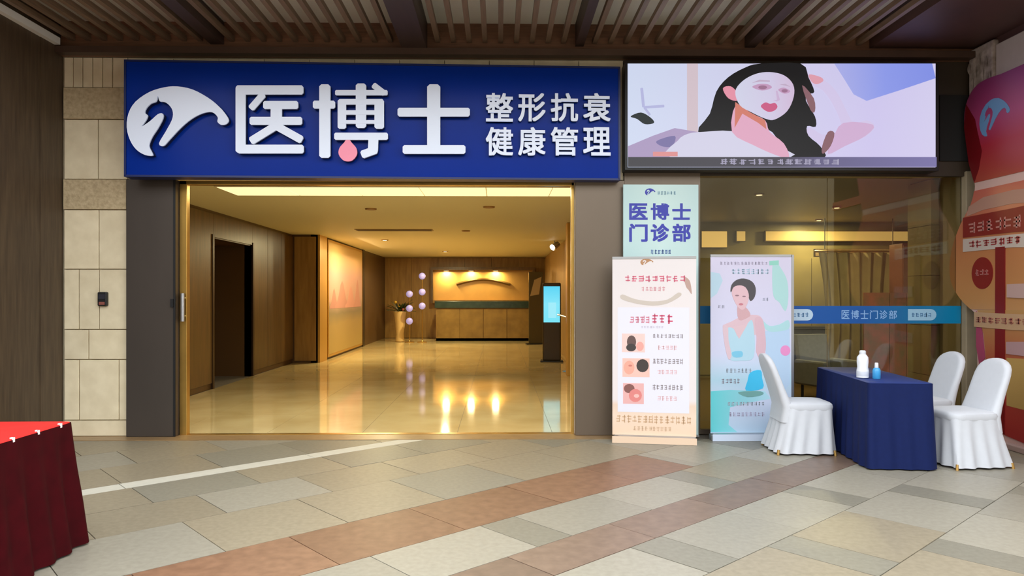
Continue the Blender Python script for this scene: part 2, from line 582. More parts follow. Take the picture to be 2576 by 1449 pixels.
# ------------------------------------------------------------------ canopy ceiling of battens
Y0C = 5.8
ceil = B(XL - 0.3, XRW + 0.3, Y0C, YF + 0.4, CEILZ, CEILZ + 0.12).build('ceiling', M_panelpale, kind='structure')
ZB = CEILZ - 0.21
batten_me = B(-0.025, 0.025, Y0C, YF - 0.055, 0.0, 0.055).mesh('batten')
batten_me.materials.append(M_batten)
x = XL + 0.13
while x < 4.0:
    if min(abs(x - bx) for bx in (-3.0, -0.9, 0.86, 2.7)) > 0.09:
        o = bpy.data.objects.new('batten', batten_me)
        COL.objects.link(o); o.parent = ceil; o.location = (x, 0, ZB)
    x += 0.168
for bx, wd, zb in ((-3.0, 0.07, 0.0), (-0.9, 0.13, -0.06), (0.86, 0.045, 0.0), (2.7, 0.055, 0.0)):
    B(bx - wd, bx + wd, Y0C, YF - 0.02, ZB - 0.03 + zb, CEILZ).build('beam', mat('beam_wood', (70, 52, 44), 0.5, var=0.2, scale=4, stretch=(6, 0.5, 6)), ceil)
B(XL, XRW, YF - 0.05, YF - 0.005, Z(150), CEILZ).build('header_board', M_header, ceil)
B(XL, XRW - 0.2, YF - 0.16, YF - 0.052, Z(150), Z(134)).build('header_rail', mat('header_rail_wood', (76, 54, 40), 0.5, var=0.2, scale=4), ceil)
B(4.0, XRW, Y0C, YF - 0.052, ZB - 0.03, CEILZ).build('soffit_panel', M_maroon, ceil)
B(XL, XRW, Y0C - 0.06, Y0C, ZB - 0.10, CEILZ + 0.12).build('front_board', M_maroon, ceil)

# unseen wall added so the window doesn't reflect bare sky
B(-30, 30, -17.5, -17.0, 0, 7.3).build('added_reflection_wall', mat('reflection_wall_paint', (150, 138, 118), 0.7, col2=(110, 100, 84), scale=0.4), kind='structure')

# ------------------------------------------------------------------ main sign
SP = Pl(X(936), YF - 0.26, math.radians(1.6))
sign = thing('shop_sign', 'long royal blue sign board with raised white swan logo and characters over the entrance', 'sign', (SP.o[0], SP.o[1], 0), SP.a)
M_blue = mat('sign_blue', (8, 46, 146), 0.2, spec=0.08, var=0.06, scale=2)
M_lett = mat('letter_white', (226, 234, 250), 0.3, emit=(205, 218, 250), estr=0.10)
M_letside = mat('letter_side', (26, 30, 52), 0.4)
q = SP.rect(313, 161, 1560, 448)
x0, x1 = q[0][0], q[1][0]; zt, zb_ = (q[0][1] + q[1][1]) / 2, (q[2][1] + q[3][1]) / 2
B(x0, x1, 0, 0.17, zb_, zt).build('panel', M_blue, sign, bevel=0.004)
e = MB()
for a in (x0, x1 - 0.02):
    e.box(a, a + 0.02, -0.012, 0.17, zb_, zt)
e.box(x0, x1, -0.012, 0.17, zb_ - 0.006, zb_ + 0.014); e.box(x0, x1, -0.012, 0.17, zt - 0.014, zt + 0.006)
e.build('edge_frame', mat('sign_edge', (18, 34, 92), 0.35), sign)
for fx in (0.15, 0.4, 0.6, 0.85):
    B(x0 + (x1 - x0) * fx, x0 + (x1 - x0) * fx + 0.05, 0.17, 0.30 , zt - 0.5, zt - 0.42).build('wall_bracket', M_black, sign)
LD = -0.075
SL = Pl(SP.o[0], SP.o[1], SP.a, LD)
def sign_piece(polys, name='letter', m=None, label=None):
    f = MB(); b = MB()
    for k_, p in enumerate(polys):
        w = SL.poly(p)
        f.prism(w, LD - 0.0007 * k_, LD + 0.018)
        c = (sum(a[0] for a in w) / len(w), sum(a[1] for a in w) / len(w))
        b.prism(w, LD + 0.018, -0.001)
    o = f.build(name, m or M_lett, sign, label=label)
    b.build('letter_return', M_letside, o)
    return o
k1 = lambda cx, cy: (300 + cx / 5.152, 180 + cy / 5.152)
swan = [(430, 1090), (330, 1080), (220, 1010), (140, 890), (95, 720), (120, 540), (210, 390), (390, 265), (580, 205), (750, 192), (950, 232),
        (1150, 338), (1290, 450), (1380, 555), (1418, 630), (1385, 680), (1320, 690), (1272, 650), (1275, 590), (1200, 525), (1080, 540), (940, 610),
        (800, 725), (650, 885), (570, 965), (515, 930), (600, 780), (680, 630), (695, 530), (660, 450), (590, 395), (522, 384), (500, 312),
        (480, 386), (410, 415), (350, 475), (332, 535), (368, 570), (340, 640), (290, 712), (400, 640), (500, 552), (562, 545), (565, 610), (500, 735), (425, 850),
        (385, 960), (425, 1050)]
sign_piece([[k1(*p) for p in smooth(swan, 3)]], 'swan_logo')
sign_piece([stroke((593, 226), (763, 226), 23), stroke((605, 217), (605, 384), 25), stroke((597, 375), (764, 375), 22),
            stroke((663, 236), (630, 274), 17), stroke((662, 264), (750, 264), 20), stroke((628, 304), (760, 304), 20),
            stroke((695, 262), (695, 322), 28), stroke((698, 314), (630, 356), 20), stroke((690, 314), (760, 353), 20)])
sign_piece([stroke((817, 212), (817, 397), 28), stroke((787, 263), (843, 263), 20),
            stroke((843, 233), (975, 233), 13), stroke((908, 210), (908, 322), 26), stroke((938, 213), (968, 236), 15),
            stroke((860, 250), (860, 324), 21), stroke((954, 250), (954, 324), 24), stroke((852, 256), (964, 256), 14),
            stroke((852, 283), (964, 283), 11), stroke((852, 307), (964, 307), 9), stroke((841, 343), (976, 343), 18),
            stroke((940, 336), (938, 384), 25), stroke((948, 376), (909, 390), 20)])
sign_piece([stroke((1091, 212), (1091, 378), 33), stroke((1000, 282), (1182, 282), 22), stroke((1013, 376), (1171, 376), 22)])
drop = smooth([(875, 346), (884, 358), (896, 372), (898, 388), (888, 402), (875, 406), (862, 402), (852, 388), (854, 372), (866, 358)], 3)
sign_piece([drop], 'pink_drop', mat('drop_pink', (240, 140, 165), 0.3, emit=(240, 120, 150), estr=0.1), 'pink drop in the middle character')
for rw, txt, ya, yb in ((0, '整形抗衰', 233, 304), (1, '健康管理', 319, 390)):
    for ci, ch in enumerate(txt):
        xa = (1222, 1304, 1386, 1468)[ci]
        a = SL.p(xa, yb); b = SL.p(xa + 69, ya)
        o = glyph(ch, a[0], b[0], a[1], b[1], LD + 0.02, LD + 0.036, 0.018).build('letter', M_lett, sign)
        glyph(ch, a[0], b[0], a[1], b[1], LD + 0.036, -0.001, 0.018).build('letter_return', M_letside, o)

# ------------------------------------------------------------------ screen
LP = Pl(X(1968), YF - 0.20, 0.0)
scr = thing('led_screen', 'lit wide video screen showing a dark haired woman beside the blue sign', 'screen', (LP.o[0], LP.o[1], 0))
q = LP.rect(1572, 157, 2362, 430)
B(q[0][0], q[1][0], 0.0, 0.19, q[2][1], q[0][1]).build('housing', M_black, scr, bevel=0.004)
k2 = lambda cx, cy: LP.p(1560 + cx / 3.067, 140 + cy / 3.067)
def lp(pts, nsm=4):
    return [k2(*p) for p in (smooth(pts, nsm) if nsm else pts)]
ly = [0.0]
def screen_piece(name, polys, m):
    ly[0] -= 0.0007
    b = MB()
    for p in polys:
        b.prism(p, ly[0], ly[0] + 0.0005)
    return b.build(name, m, pic)
R = lambda a, b, c, d: [(a, b), (c, b), (c, d), (a, d)]
pic = MB().prism(lp(R(58, 62, 2432, 862), 0), -0.004, 0.0).build('picture', gradmat('led_bg', [(0.0, (212, 222, 246)), (0.45, (214, 212, 242)), (0.8, (212, 204, 244)), (1.0, (218, 212, 245))], 'X', emission=0.92), scr)
ly[0] = -0.0042
screen_piece('picture_column', [lp(R(515, 62, 600, 600), 0)], led((214, 196, 205)))
screen_piece('picture_sky', [lp([(1650, 62), (2405, 62), (2432, 175), (2150, 270), (1900, 350), (1800, 300), (1720, 170)], 0)], gradmat('led_sky', [(0, (178, 182, 240)), (0.5, (146, 160, 242)), (1, (135, 150, 238))], 'X', emission=0.9))
screen_piece('picture_foreground', [lp([(60, 700), (250, 620), (420, 560), (600, 590), (420, 790), (60, 790)], 0)], led((176, 158, 196)))
screen_piece('picture_twigs', [lp(stroke((165, 250), (180, 400), 22), 0), lp(stroke((180, 400), (340, 390), 20), 0), lp(stroke((185, 400), (230, 460), 18), 0)], led((184, 186, 226)))
screen_piece('picture_leaf', [lp([(80, 470), (160, 440), (235, 480), (260, 520), (190, 530), (130, 490)])], led((38, 46, 48)))
screen_piece('picture_cushion', [lp([(280, 660), (420, 620), (400, 700), (320, 700)])], led((128, 120, 168)))
screen_piece('picture_upper_arm', [lp([(1390, 80), (1470, 150), (1560, 185), (1660, 270), (1740, 420), (1800, 520), (1900, 500), (1960, 545), (1900, 620), (1730, 700), (1580, 775), (1540, 690), (1420, 590), (1470, 560), (1560, 610), (1680, 580), (1700, 520), (1640, 380), (1560, 270), (1470, 220)], 3)], led((214, 202, 236)))
screen_piece('picture_elbow', [lp([(1720, 520), (1950, 535), (1890, 620), (1730, 700), (1600, 760), (1640, 640)], 3)], led((212, 178, 214)))
screen_piece('picture_hair', [lp([(600, 590), (690, 450), (740, 280), (830, 170), (960, 95), (1080, 64), (1390, 64), (1450, 170), (1495, 280), (1450, 300), (1430, 350), (1500, 470), (1505, 550), (1440, 545), (1450, 620), (1540, 700), (1570, 795), (1290, 800), (1240, 690), (1120, 560), (870, 585)], 3)], led((24, 24, 27)))
for e_ in ([(1400, 230), (1490, 330), (1500, 430), (1465, 420)], [(1600, 590), (1650, 600), (1620, 700), (1560, 760), (1555, 700)]):
    screen_piece('picture_hair_strand', [lp(e_, 3)], led((140, 100, 108)))
screen_piece('picture_dress', [lp([(395, 790), (440, 660), (520, 605), (640, 590), (860, 585), (1000, 660), (1200, 700), (1300, 790)], 3)], led((216, 214, 236)))
screen_piece('picture_neck', [lp([(890, 380), (1000, 445), (1115, 500), (1150, 590), (1260, 680), (1300, 790), (1200, 770), (1020, 690), (860, 590)], 3)], led((228, 172, 198)))
screen_piece('picture_neck_edge', [lp([(885, 360), (1000, 440), (1115, 500), (1125, 570), (1060, 520), (940, 450), (880, 560)], 0)], led((214, 128, 112)))  # shadow on the neck, drawn in colour as part of the picture
screen_piece('picture_ear', [lp([(790, 255), (850, 240), (900, 290), (900, 350), (830, 330)])], led((232, 150, 170)))
screen_piece('picture_face', [lp([(885, 280), (940, 200), (1040, 145), (1150, 130), (1260, 155), (1330, 225), (1335, 320), (1285, 430), (1190, 495), (1120, 490), (1010, 440), (920, 385)], 4)], gradmat('led_face', [(0, (214, 216, 238)), (0.6, (214, 206, 234)), (1, (214, 190, 220))], 'X', emission=0.92))
for e_ in ([(1015, 245), (1070, 222), (1140, 226), (1165, 252), (1090, 272)], [(1215, 268), (1258, 250), (1308, 278), (1265, 297)]):
    screen_piece('picture_eye', [lp(e_)], led((198, 156, 192)))
for e_ in ((1095, 248, 34, 15), (1264, 275, 24, 13)):
    screen_piece('picture_pupil', [lp(ell(*e_, 14), 0)], led((160, 116, 146)))
for e_ in ([(1010, 215), (1070, 190), (1150, 196), (1150, 206), (1075, 204)], [(1225, 226), (1270, 222), (1312, 246), (1270, 236)]):
    screen_piece('picture_brow', [lp(e_, 0)], led((196, 174, 200)))
screen_piece('picture_nose', [lp([(1196, 275), (1208, 275), (1228, 345), (1205, 358), (1178, 350), (1205, 345)], 0)], led((206, 180, 214)))
screen_piece('picture_lips', [lp([(1080, 395), (1115, 365), (1150, 375), (1190, 370), (1208, 400), (1180, 430), (1130, 435)])], led((206, 96, 136)))
screen_piece('picture_hand', [lp([(1450, 150), (1540, 170), (1560, 200), (1510, 225), (1470, 205)])], led((226, 160, 176)))
screen_piece('picture_red_tag', [lp(R(250, 745, 440, 780), 0)], led((226, 150, 150)))
screen_piece('picture_caption_bar', [lp(R(58, 785, 2432, 862), 0)], gradmat('led_bar', [(0, (52, 50, 58)), (0.5, (66, 62, 78)), (0.62, (104, 98, 140)), (1, (134, 128, 184))], 'X', emission=0.8))
a = k2(760, 845); b = k2(1690, 800)
ly[0] -= 0.0007
marks(MB(), a[0], b[0], a[1], b[1], 13, ly[0], ly[0] + 0.0005, 5).build('caption_text', led((170, 165, 190)), pic)
for cx_ in (1660, 1968, 2280):
    a = X(cx_)
    B(a - SP.o[0] * 0 - LP.o[0] - 0.03, a - LP.o[0] + 0.03, 0.19, 0.24, 3.6, 3.7).build('mount_bracket', M_black, scr)

# ------------------------------------------------------------------ glass window with printed band
glass = bpy.data.materials.new('window_glass'); glass.use_nodes = True
nt = glass.node_tree; nt.nodes.clear()
mo = nt.nodes.new('ShaderNodeOutputMaterial'); tr = nt.nodes.new('ShaderNodeBsdfTransparent'); gl = nt.nodes.new('ShaderNodeBsdfGlossy')
fz = nt.nodes.new('ShaderNodeFresnel'); fz.inputs[0].default_value = 1.75
mul = nt.nodes.new('ShaderNodeMath'); mul.operation = 'MULTIPLY'; mul.inputs[1].default_value = 1.0
mix = nt.nodes.new('ShaderNodeMixShader')
tr.inputs[0].default_value = (0.86, 0.86, 0.76, 1); gl.inputs['Roughness'].default_value = 0.0
nt.links.new(fz.outputs[0], mul.inputs[0]); nt.links.new(mul.outputs[0], mix.inputs[0])
nt.links.new(tr.outputs[0], mix.inputs[1]); nt.links.new(gl.outputs[0], mix.inputs[2]); nt.links.new(mix.outputs[0], mo.inputs[0])
XW0, XW1 = X(1760), X(2426)
win = B(XW0, XW1, YF + 0.02, YF + 0.10, 0.0, 0.05).build('window_1', M_jamb2, kind='structure')
B(XW0, XW1, YF + 0.02, YF + 0.10, Z(428) - 0.03, Z(428)).build('window_head', M_jamb2, win)
xm = X(2087)
for a, b in ((XW0, xm - 0.004), (xm + 0.004, XW1)):
    B(a, b, YF + 0.05, YF + 0.062, 0.05, Z(428) - 0.03).build('pane', glass, win)
dec = MB().prism([(X(1760), Z(815)), (X(2424), Z(815)), (X(2424), Z(770)), (X(1760), Z(770))], YF + 0.0470, YF + 0.0495)
dec = dec.build('printed_band', gradmat('band_print', [(0, (30, 110, 160)), (0.35, (0, 84, 168)), (0.62, (0, 78, 150)), (0.8, (0, 100, 150)), (1, (0, 122, 165))], 'X', 0.4), win)
def pill(pxa, pxb, m):
    a, b = X(pxa), X(pxb); zc = (Z(778) + Z(807)) / 2; r = (Z(778) - Z(807)) / 2
    pts = [(a, zc - r)] + [(b - r + r * math.cos(t), zc + r * math.sin(t)) for t in [(-PI / 2) + PI * i / 8 for i in range(9)]] + [(a, zc + r)]
    return MB().prism(pts, YF + 0.0455, YF + 0.0468).build('band_pill', m, dec)
pill(1960, 2050, pr((190, 215, 235))); pill(2290, 2362, pr((140, 180, 205)))
for i, ch in enumerate('医博士门诊部'):
    a = X(2122 + i * 24); b = X(2122 + i * 24 + 20)
    glyph(ch, a, b, Z(803), Z(781), YF + 0.0455, YF + 0.0468, 0.01).build('band_letter', pr((130, 170, 215)), dec)
marks(MB(), X(2298), X(2350), Z(799), Z(786), 5, YF + 0.044, YF + 0.0453, 9).build('band_writing', pr((70, 120, 165)), dec)
marks(MB(), X(1998), X(2040), Z(799), Z(786), 4, YF + 0.044, YF + 0.0453, 10).build('band_writing', pr((90, 140, 190)), dec)

# ------------------------------------------------------------------ lobby shell
LZ = 2.88
YB = 26.0
XA, XB_, XP = -4.62, -4.08, 1.62
M_lfloor = mat('lobby_marble', (220, 200, 148), 0.07, col2=(202, 178, 124), scale=1.4, spec=0.6)
lf = B(XA - 1.0, XP + 0.1, YF + 0.12, YB + 0.2, -0.03, 0.002).build('floor_lobby', M_grout, kind='structure')
ny = 15
for i in range(ny):
    for j in range(6):
        ya = YF + 0.12 + (YB - YF - 0.12) * i / ny; yb = YF + 0.12 + (YB - YF - 0.12) * (i + 1) / ny
        xa = XA + (XP - XA) * j / 6; xb2 = XA + (XP - XA) * (j + 1) / 6
        B(xa + 0.002, xb2 - 0.002, ya + 0.002, yb - 0.002, 0.0, 0.004).build('marble_tile', M_lfloor, lf)
M_lceil = mat('lobby_ceiling_paint', (216, 206, 164), 0.6)
lc = MB()
lc.box(XA - 0.2, XP + 0.1, YF + 0.45, YB + 0.2, LZ, LZ + 0.1)
lc.build('ceiling_lobby', M_lceil, kind='structure')
M_lwood = mat('lobby_wood', (104, 76, 38), 0.35, col2=(84, 62, 28), scale=4, stretch=(4, 4, 0.4), rnd=0.08)
M_lwood2 = mat('lobby_wood_light', (158, 122, 60), 0.4, col2=(136, 100, 44), scale=4, stretch=(3, 3, 0.4), rnd=0.06)
wll = MB()
D0, D1, DT = 11.85, 13.70, 2.44
wll.box(XA - 0.15, XA - 0.02, YF + 0.45, D0, 0, LZ); wll.box(XA - 0.15, XA - 0.02, D1, 16.4, 0, LZ); wll.box(XA - 0.15, XA - 0.02, D0, D1, DT, LZ)
wll.box(XA - 0.15, XB_, 16.4, 16.55, 0, LZ)
wll.box(XB_ - 0.15, XB_, 16.4, YB, 0, LZ)
wll.box(XA - 0.9, XA - 0.75, D0 - 0.1, D1 + 0.1, 0, DT)     # back of the recess
wll.box(XA - 0.9, XA - 0.1, D0 - 0.1, D0, 0, DT); wll.box(XA - 0.9, XA - 0.1, D1, D1 + 0.1, 0, DT); wll.box(XA - 0.9, XA - 0.1, D0, D1, DT, DT + 0.08)
wll = wll.build('wall_lobby_left', mat('lobby_wood_base', (84, 58, 28), 0.4), kind='structure')
yy = YF + 0.46
for ya, yb in ((YF + 0.46, 10.1), (10.1, D0), (D1, 14.6), (14.6, 15.5), (15.5, 16.39)):
    B(XA - 0.02, XA, ya + 0.006, yb - 0.006, 0.1, LZ - 0.05).build('wood_panel', M_lwood, wll, bevel=0.003)
B(XA - 0.02, XA, D0, D1, DT + 0.02, LZ - 0.05).build('wood_panel', M_lwood, wll)
B(XA + 0.03, XB_ - 0.03, 16.38, 16.4, 0.05, LZ - 0.05).build('wood_panel', M_lwood2, wll)
dd = B(XA - 0.74, XA - 0.70, D0 + 0.02, D1 - 0.02, 0.01, DT - 0.02).build('door_1', mat('lift_door', (58, 34, 22), 0.35, 0.3), kind='structure')
B(XA - 0.70, XA - 0.69, (D0 + D1) / 2 - 0.005, (D0 + D1) / 2 + 0.005, 0.02, DT - 0.05).build('door_gap', M_black, dd)
for ya in (D0 - 0.07, D1):
    B(XA - 0.1, XA + 0.015, ya, ya + 0.07, 0, DT + 0.06).build('trim_7', mat('dark_bronze', (62, 44, 28), 0.35, 0.6), kind='structure')
for yb in (21.6, 23.0):
    pass
B(XB_ , XB_ + 0.04, 21.65, 21.95, 0, LZ).build('trim_8', mat('dark_bronze2', (60, 46, 28), 0.35, 0.5), kind='structure')
B(XB_ , XB_ + 0.05, 16.42, 17.1, 0.0, LZ).build('trim_9', mat('lobby_gold', (206, 158, 72), 0.35, 0.5), kind='structure')
wbk = B(XB_ - 0.1, XP + 0.1, YB, YB + 0.15, 0, LZ).build('wall_lobby_back', M_lwood2, kind='structure')
for i in range(6):
    a = XB_ + (XP - XB_) * i / 6; b = XB_ + (XP - XB_) * (i + 1) / 6
    B(a + 0.008, b - 0.008, YB - 0.03, YB, 0.02, LZ - 0.02).build('wood_panel', M_lwood2, wbk)
wpr = B(XP, XP + 0.12, YF + 0.45, YB, 0, LZ + 0.1).build('wall_lobby_right', mat('lobby_stone', (158, 124, 68), 0.4, var=0.15, scale=2), kind='structure')
for ya, yb in ((9, 12), (12, 15), (15, 18), (18, 20.6), (20.6, 23.2), (23.2, YB - 0.05)):
    B(XP - 0.02, XP, ya + 0.01, yb - 0.01, 0.1, LZ - 0.05).build('stone_panel', MATS['lobby_stone'], wpr)
B(XP - 0.35, XP - 0.02, 13.6, 13.9, 0, LZ).build('trim_10', MATS['lobby_gold'], kind='structure', bevel=0.01)

# ------------------------------------------------------------------ lobby lamps
WARM = (1.0, 0.86, 0.48)
def area_light(name, loc, sx, sy, power, rot=(0, 0, 0), col=WARM, parent=None):
    l = bpy.data.lights.new(name, 'AREA')
    l.shape = 'RECTANGLE'; l.size = sx; l.size_y = sy; l.energy = power; l.color = col
    o = bpy.data.objects.new(name, l); COL.objects.link(o)
    o.location = loc; o.rotation_euler = rot
    if parent:
        o.parent = parent
    return o
M_glow = mat('lamp_glow', (250, 240, 210), 0.5, emit=(252, 236, 180), estr=0.95)
xs0, xs1 = W(566, 476, 9.4)[0], XP - 0.1
lp_ = thing('ceiling_light_box', 'long glowing cream light box across the lobby ceiling just inside the door', 'lamp', ((xs0 + xs1) / 2, 9.42, LZ))
hw = (xs1 - xs0) / 2
B(-hw, hw, -0.38, 0.38, -0.03, 0.0).build('housing', mat('lamp_frame', (210, 190, 150), 0.4), lp_)
for i in range(6):
    a = -hw + 0.02 + (2 * hw - 0.04) * i / 6
    B(a + 0.006, a + (2 * hw - 0.04) / 6 - 0.006, -0.36, 0.36, -0.036, -0.03).build('diffuser', M_glow, lp_)
area_light('light_box_light', (0, 0, -0.045), 2 * hw - 0.1, 0.66, 85, (0, 0, 0), (1, 0.90, 0.60), lp_)
def downlight(x, y, power, label, sz=0.07, dark=False, grp='lobby downlights'):
    t = thing('downlight', label, 'lamp', (x, y, LZ), 0, grp)
    MB().lathe([(sz * 0.75, -0.02), (sz * 1.2, -0.02), (sz * 1.35, 0.0)]).build('ring', mat('downlight_ring', (150, 110, 60), 0.4, 0.4), t, smooth=True)
    MB().lathe([(0.001, -0.022), (sz * 0.75, -0.022), (sz * 0.75, -0.015)]).build('lens', mat('downlight_dim', (150, 100, 50), 0.4) if dark else mat('downlight_lens', (255, 230, 180), 0.4, emit=(255, 225, 170), estr=4), t)
    if power:
        area_light('downlight_light', (0, 0, -0.03), 0.14, 0.14, power, (0, 0, 0), WARM, t)
def onceil(px, py):
    return GZ(px, py, LZ)
for i, (px, py, pw, dk, lb) in enumerate([
        (933, 525, 0, True, 'unlit round brown downlight in the lobby ceiling, left of the front pair'),
        (1230, 520, 0, True, 'unlit round brown downlight in the lobby ceiling, right of the front pair'),
        (1172, 580, 0, True, 'small unlit downlight further back in the lobby ceiling, past the air slot'),
        (968, 603, 115, False, 'small glowing downlight in the lobby ceiling near the mural'),
        (1120, 632, 115, False, 'glowing downlight in the far lobby ceiling above the globe lamps')]):
    x_, y_ = onceil(px, py)
    downlight(x_, y_, pw, lb, dark=dk)
x_, y_ = onceil(1395, 606)
t = thing('spotlight', 'bright white track spotlight under the lobby ceiling by the right wall', 'lamp', (x_ - 0.0, y_, LZ))
MB().tube([(0, 0, 0), (0, 0, -0.12)], 0.015).build('stem', M_steel, t)
MB().tube([(0.09, 0.05, -0.07), (-0.05, -0.06, -0.17)], [0.07, 0.09], 14).build('head', M_steel, t, smooth=True)
MB().tube([(-0.05, -0.06, -0.17), (-0.055, -0.065, -0.175)], [0.08, 0.08], 14).build('lens', mat('spot_lens', (255, 250, 235), 0.4, emit=(255, 248, 230), estr=6), t)
t = thing('air_vent', 'long thin dark air slot in the middle of the lobby ceiling', 'vent', (*onceil(992, 578), LZ))
B(-0.8, 0.8, -0.15, 0.15, -0.012, 0).build('frame', mat('vent_frame', (160, 130, 80), 0.5), t)
for k in range(5):
    B(-0.77, 0.77, -0.12 + k * 0.055, -0.09 + k * 0.055, -0.02, -0.012).build('slat', mat('vent_slat', (96, 74, 40), 0.5), t)

# reception
t = thing('reception_desk', 'wide gold brown reception desk with dark green counter at the back of the lobby', 'desk', (W(1216, 860, 24.3)[0], 24.3, 0.004))
dw = 1.62
B(-dw + 0.04, dw - 0.04, 0.03, 0.75, 0, 1.10).build('body', M_lwood2, t)
for i in range(4):
    a = -dw + 0.05 + (2 * dw - 0.1) * i / 4
    B(a + 0.01, a + (2 * dw - 0.1) / 4 - 0.01, 0.0, 0.03, 0.09, 1.08).build('front_panel', mat('desk_panel', (140, 110, 54), 0.3, col2=(118, 90, 40), scale=3, rnd=0.06), t)
B(-dw + 0.04, dw - 0.04, 0.03, 0.1, 0, 0.09).build('plinth', M_black, t)
B(-dw, dw, -0.06, 0.8, 1.10, 1.33).build('counter', mat('counter_green', (52, 66, 56), 0.15, var=0.3, scale=6), t, bevel=0.01)
t = thing('wall_niche', 'warm lit display niche in the back wall above the reception desk', 'shelf', (W(1215, 720, 25.8)[0], 25.97, 0))
nw = 1.75
B(-nw, nw, -0.03, 0.0, 1.36, 2.42).build('back_panel', mat('niche_back', (206, 160, 84), 0.4, var=0.15, scale=2), t)
B(-nw - 0.08, nw + 0.08, -0.42, 0.0, 2.42, 2.52).build('top_board', M_lwood, t)
B(-nw, nw, -0.40, 0.0, 1.26, 1.36).build('shelf_board', M_lwood2, t)
for a in (-nw - 0.08, nw):
    B(a, a + 0.08, -0.42, 0.0, 1.26, 2.42).build('side_board', M_lwood, t)
for k, a in enumerate((-1.3, -0.42, 0.45)):
    MB().lathe([(0.09, -0.03), (0.11, -0.03), (0.11, 0.0)], (a, -0.2, 2.42)).build('lamp_ring', MATS['downlight_ring'], t)
    MB().lathe([(0.001, -0.031), (0.09, -0.031), (0.09, -0.02)], (a, -0.2, 2.42)).build('lamp_lens', MATS['downlight_lens'], t)
    area_light('niche_light', (a, -0.2, 2.37), 0.2, 0.2, 24, (0, 0, 0), (1, 0.80, 0.42), t)
arc = MB()
pts = [(-0.95 + 1.9 * i / 12, 1.92 + 0.18 * math.sin(PI * i / 12)) for i in range(13)]
arc.tube([(a, -0.06, z) for a, z in pts], 0.05, 8)
arc.build('arched_emblem', mat('emblem_bronze', (120, 92, 44), 0.4, 0.3), t, smooth=True)
kt = W(1388, 800, 16.6)
t = thing('kiosk', 'dark floor standing kiosk with a glowing cyan upright screen by the right lobby wall', 'kiosk', (kt[0], 16.6, 0.004), math.radians(-4))
B(-0.21, 0.21, -0.05, 0.05, 0.02, 1.80).build('body', mat('kiosk_body', (70, 54, 24), 0.35, 0.2), t, bevel=0.03)
B(-0.26, 0.26, -0.2, 0.2, 0.0, 0.03).build('base_plate', M_black, t, bevel=0.008)
sc_ = B(-0.185, 0.185, -0.056, -0.05, 0.90, 1.72).build('screen', gradmat('kiosk_screen', [(0, (120, 228, 246)), (0.5, (130, 230, 250)), (1, (86, 212, 244))], 'Z', emission=1.0), t)
B(-0.08, 0.10, -0.0575, -0.056, 1.0, 1.35).build('screen_figure', led((160, 236, 250), 1.0), sc_)
t = thing('handrail', 'short slim rail reaching from the kiosk to the right door post', 'rail', (W(1428, 800, 14.5)[0], 14.5, 0.004))
MB().tube([(-0.17, 0.3, 1.12), (0.2, -0.6, 1.02)], 0.02, 8).build('bar', M_steel, t, smooth=True)
MB().tube([(0.0, -0.1, 1.07), (0.0, -0.1, 0.0)], 0.02, 8).build('post', M_steel, t, smooth=True)
MB().lathe([(0.12, 0), (0.12, 0.01), (0.03, 0.03), (0.02, 0.05)], (0, -0.1, 0)).build('foot', M_steel, t, smooth=True)
# globe lamps
M_glb = mat('purple_globe', (150, 140, 190), 0.3, emit=(190, 180, 245), estr=0.42)
for (px, ys, lb) in ((1062, (695, 735, 770), 'taller pole lamp with three pale violet glowing globes before the desk'),
                     (1030, (740, 776, 808), 'shorter pole lamp with three pale violet glowing globes beside the potted plant')):
    yl = 23.6
    t = thing('globe_lamp', lb, 'lamp', (W(px, 800, yl)[0], yl, 0.004), 0, 'violet globe lamps')
    zs = [Z(v, yl) for v in ys]
    MB().tube([(0, 0, 0.02), (0, 0, zs[0])], 0.012, 8).build('pole', M_gold, t)
    MB().lathe([(0.16, 0), (0.16, 0.02), (0.03, 0.035), (0.012, 0.06)]).build('base', M_gold, t, smooth=True)
    for z in zs:
        MB().sphere((0, 0, z), 0.11).build('globe', M_glb, t, smooth=True)
# plant
yl = 23.9
t = thing('potted_plant', 'leafy dark plant in a tall tapering cream vase by the back wall of the lobby', 'plant', (W(1006, 800, yl)[0], yl, 0.004))
MB().lathe([(0.12, 0), (0.15, 0.02), (0.13, 0.25), (0.17, 0.7), (0.21, 0.98), (0.18, 1.0), (0.15, 0.96)]).build('vase', mat('vase_cream', (208, 176, 118), 0.35), t, smooth=True)
rp = random.Random(11)
for k in range(26):
    a = rp.uniform(0, 2 * PI); L = rp.uniform(0.35, 0.72); up = rp.uniform(0.3, 0.95); w = rp.uniform(0.035, 0.06)
    rings = []
    for i in range(6):
        s_ = i / 5
        c = Vector((math.cos(a) * L * s_ * (1 - up * 0.5), math.sin(a) * L * s_ * (1 - up * 0.5), 0.96 + L * up * s_ - 0.25 * L * s_ * s_))
        n_ = Vector((-math.sin(a), math.cos(a), 0)) * w * max(0.06, math.sin(PI * min(0.98, s_ * 0.9 + 0.08)))
        rings.append([tuple(c - n_), tuple(c + Vector((0, 0, -0.012))), tuple(c + n_), tuple(c + Vector((0, 0, 0.004)))])
    MB().loft(rings).build('leaf', mat('leaf_green', (44, 58, 22), 0.45, rnd=0.35), t)
for k in range(3):
    MB().sphere((0.12 - 0.12 * k, -0.15, 1.06 + 0.12 * k), 0.045, 8, 6).build('flower', mat('flower_yellow', (190, 150, 40), 0.5) if k else mat('flower_red', (120, 50, 40), 0.5), t, smooth=True)
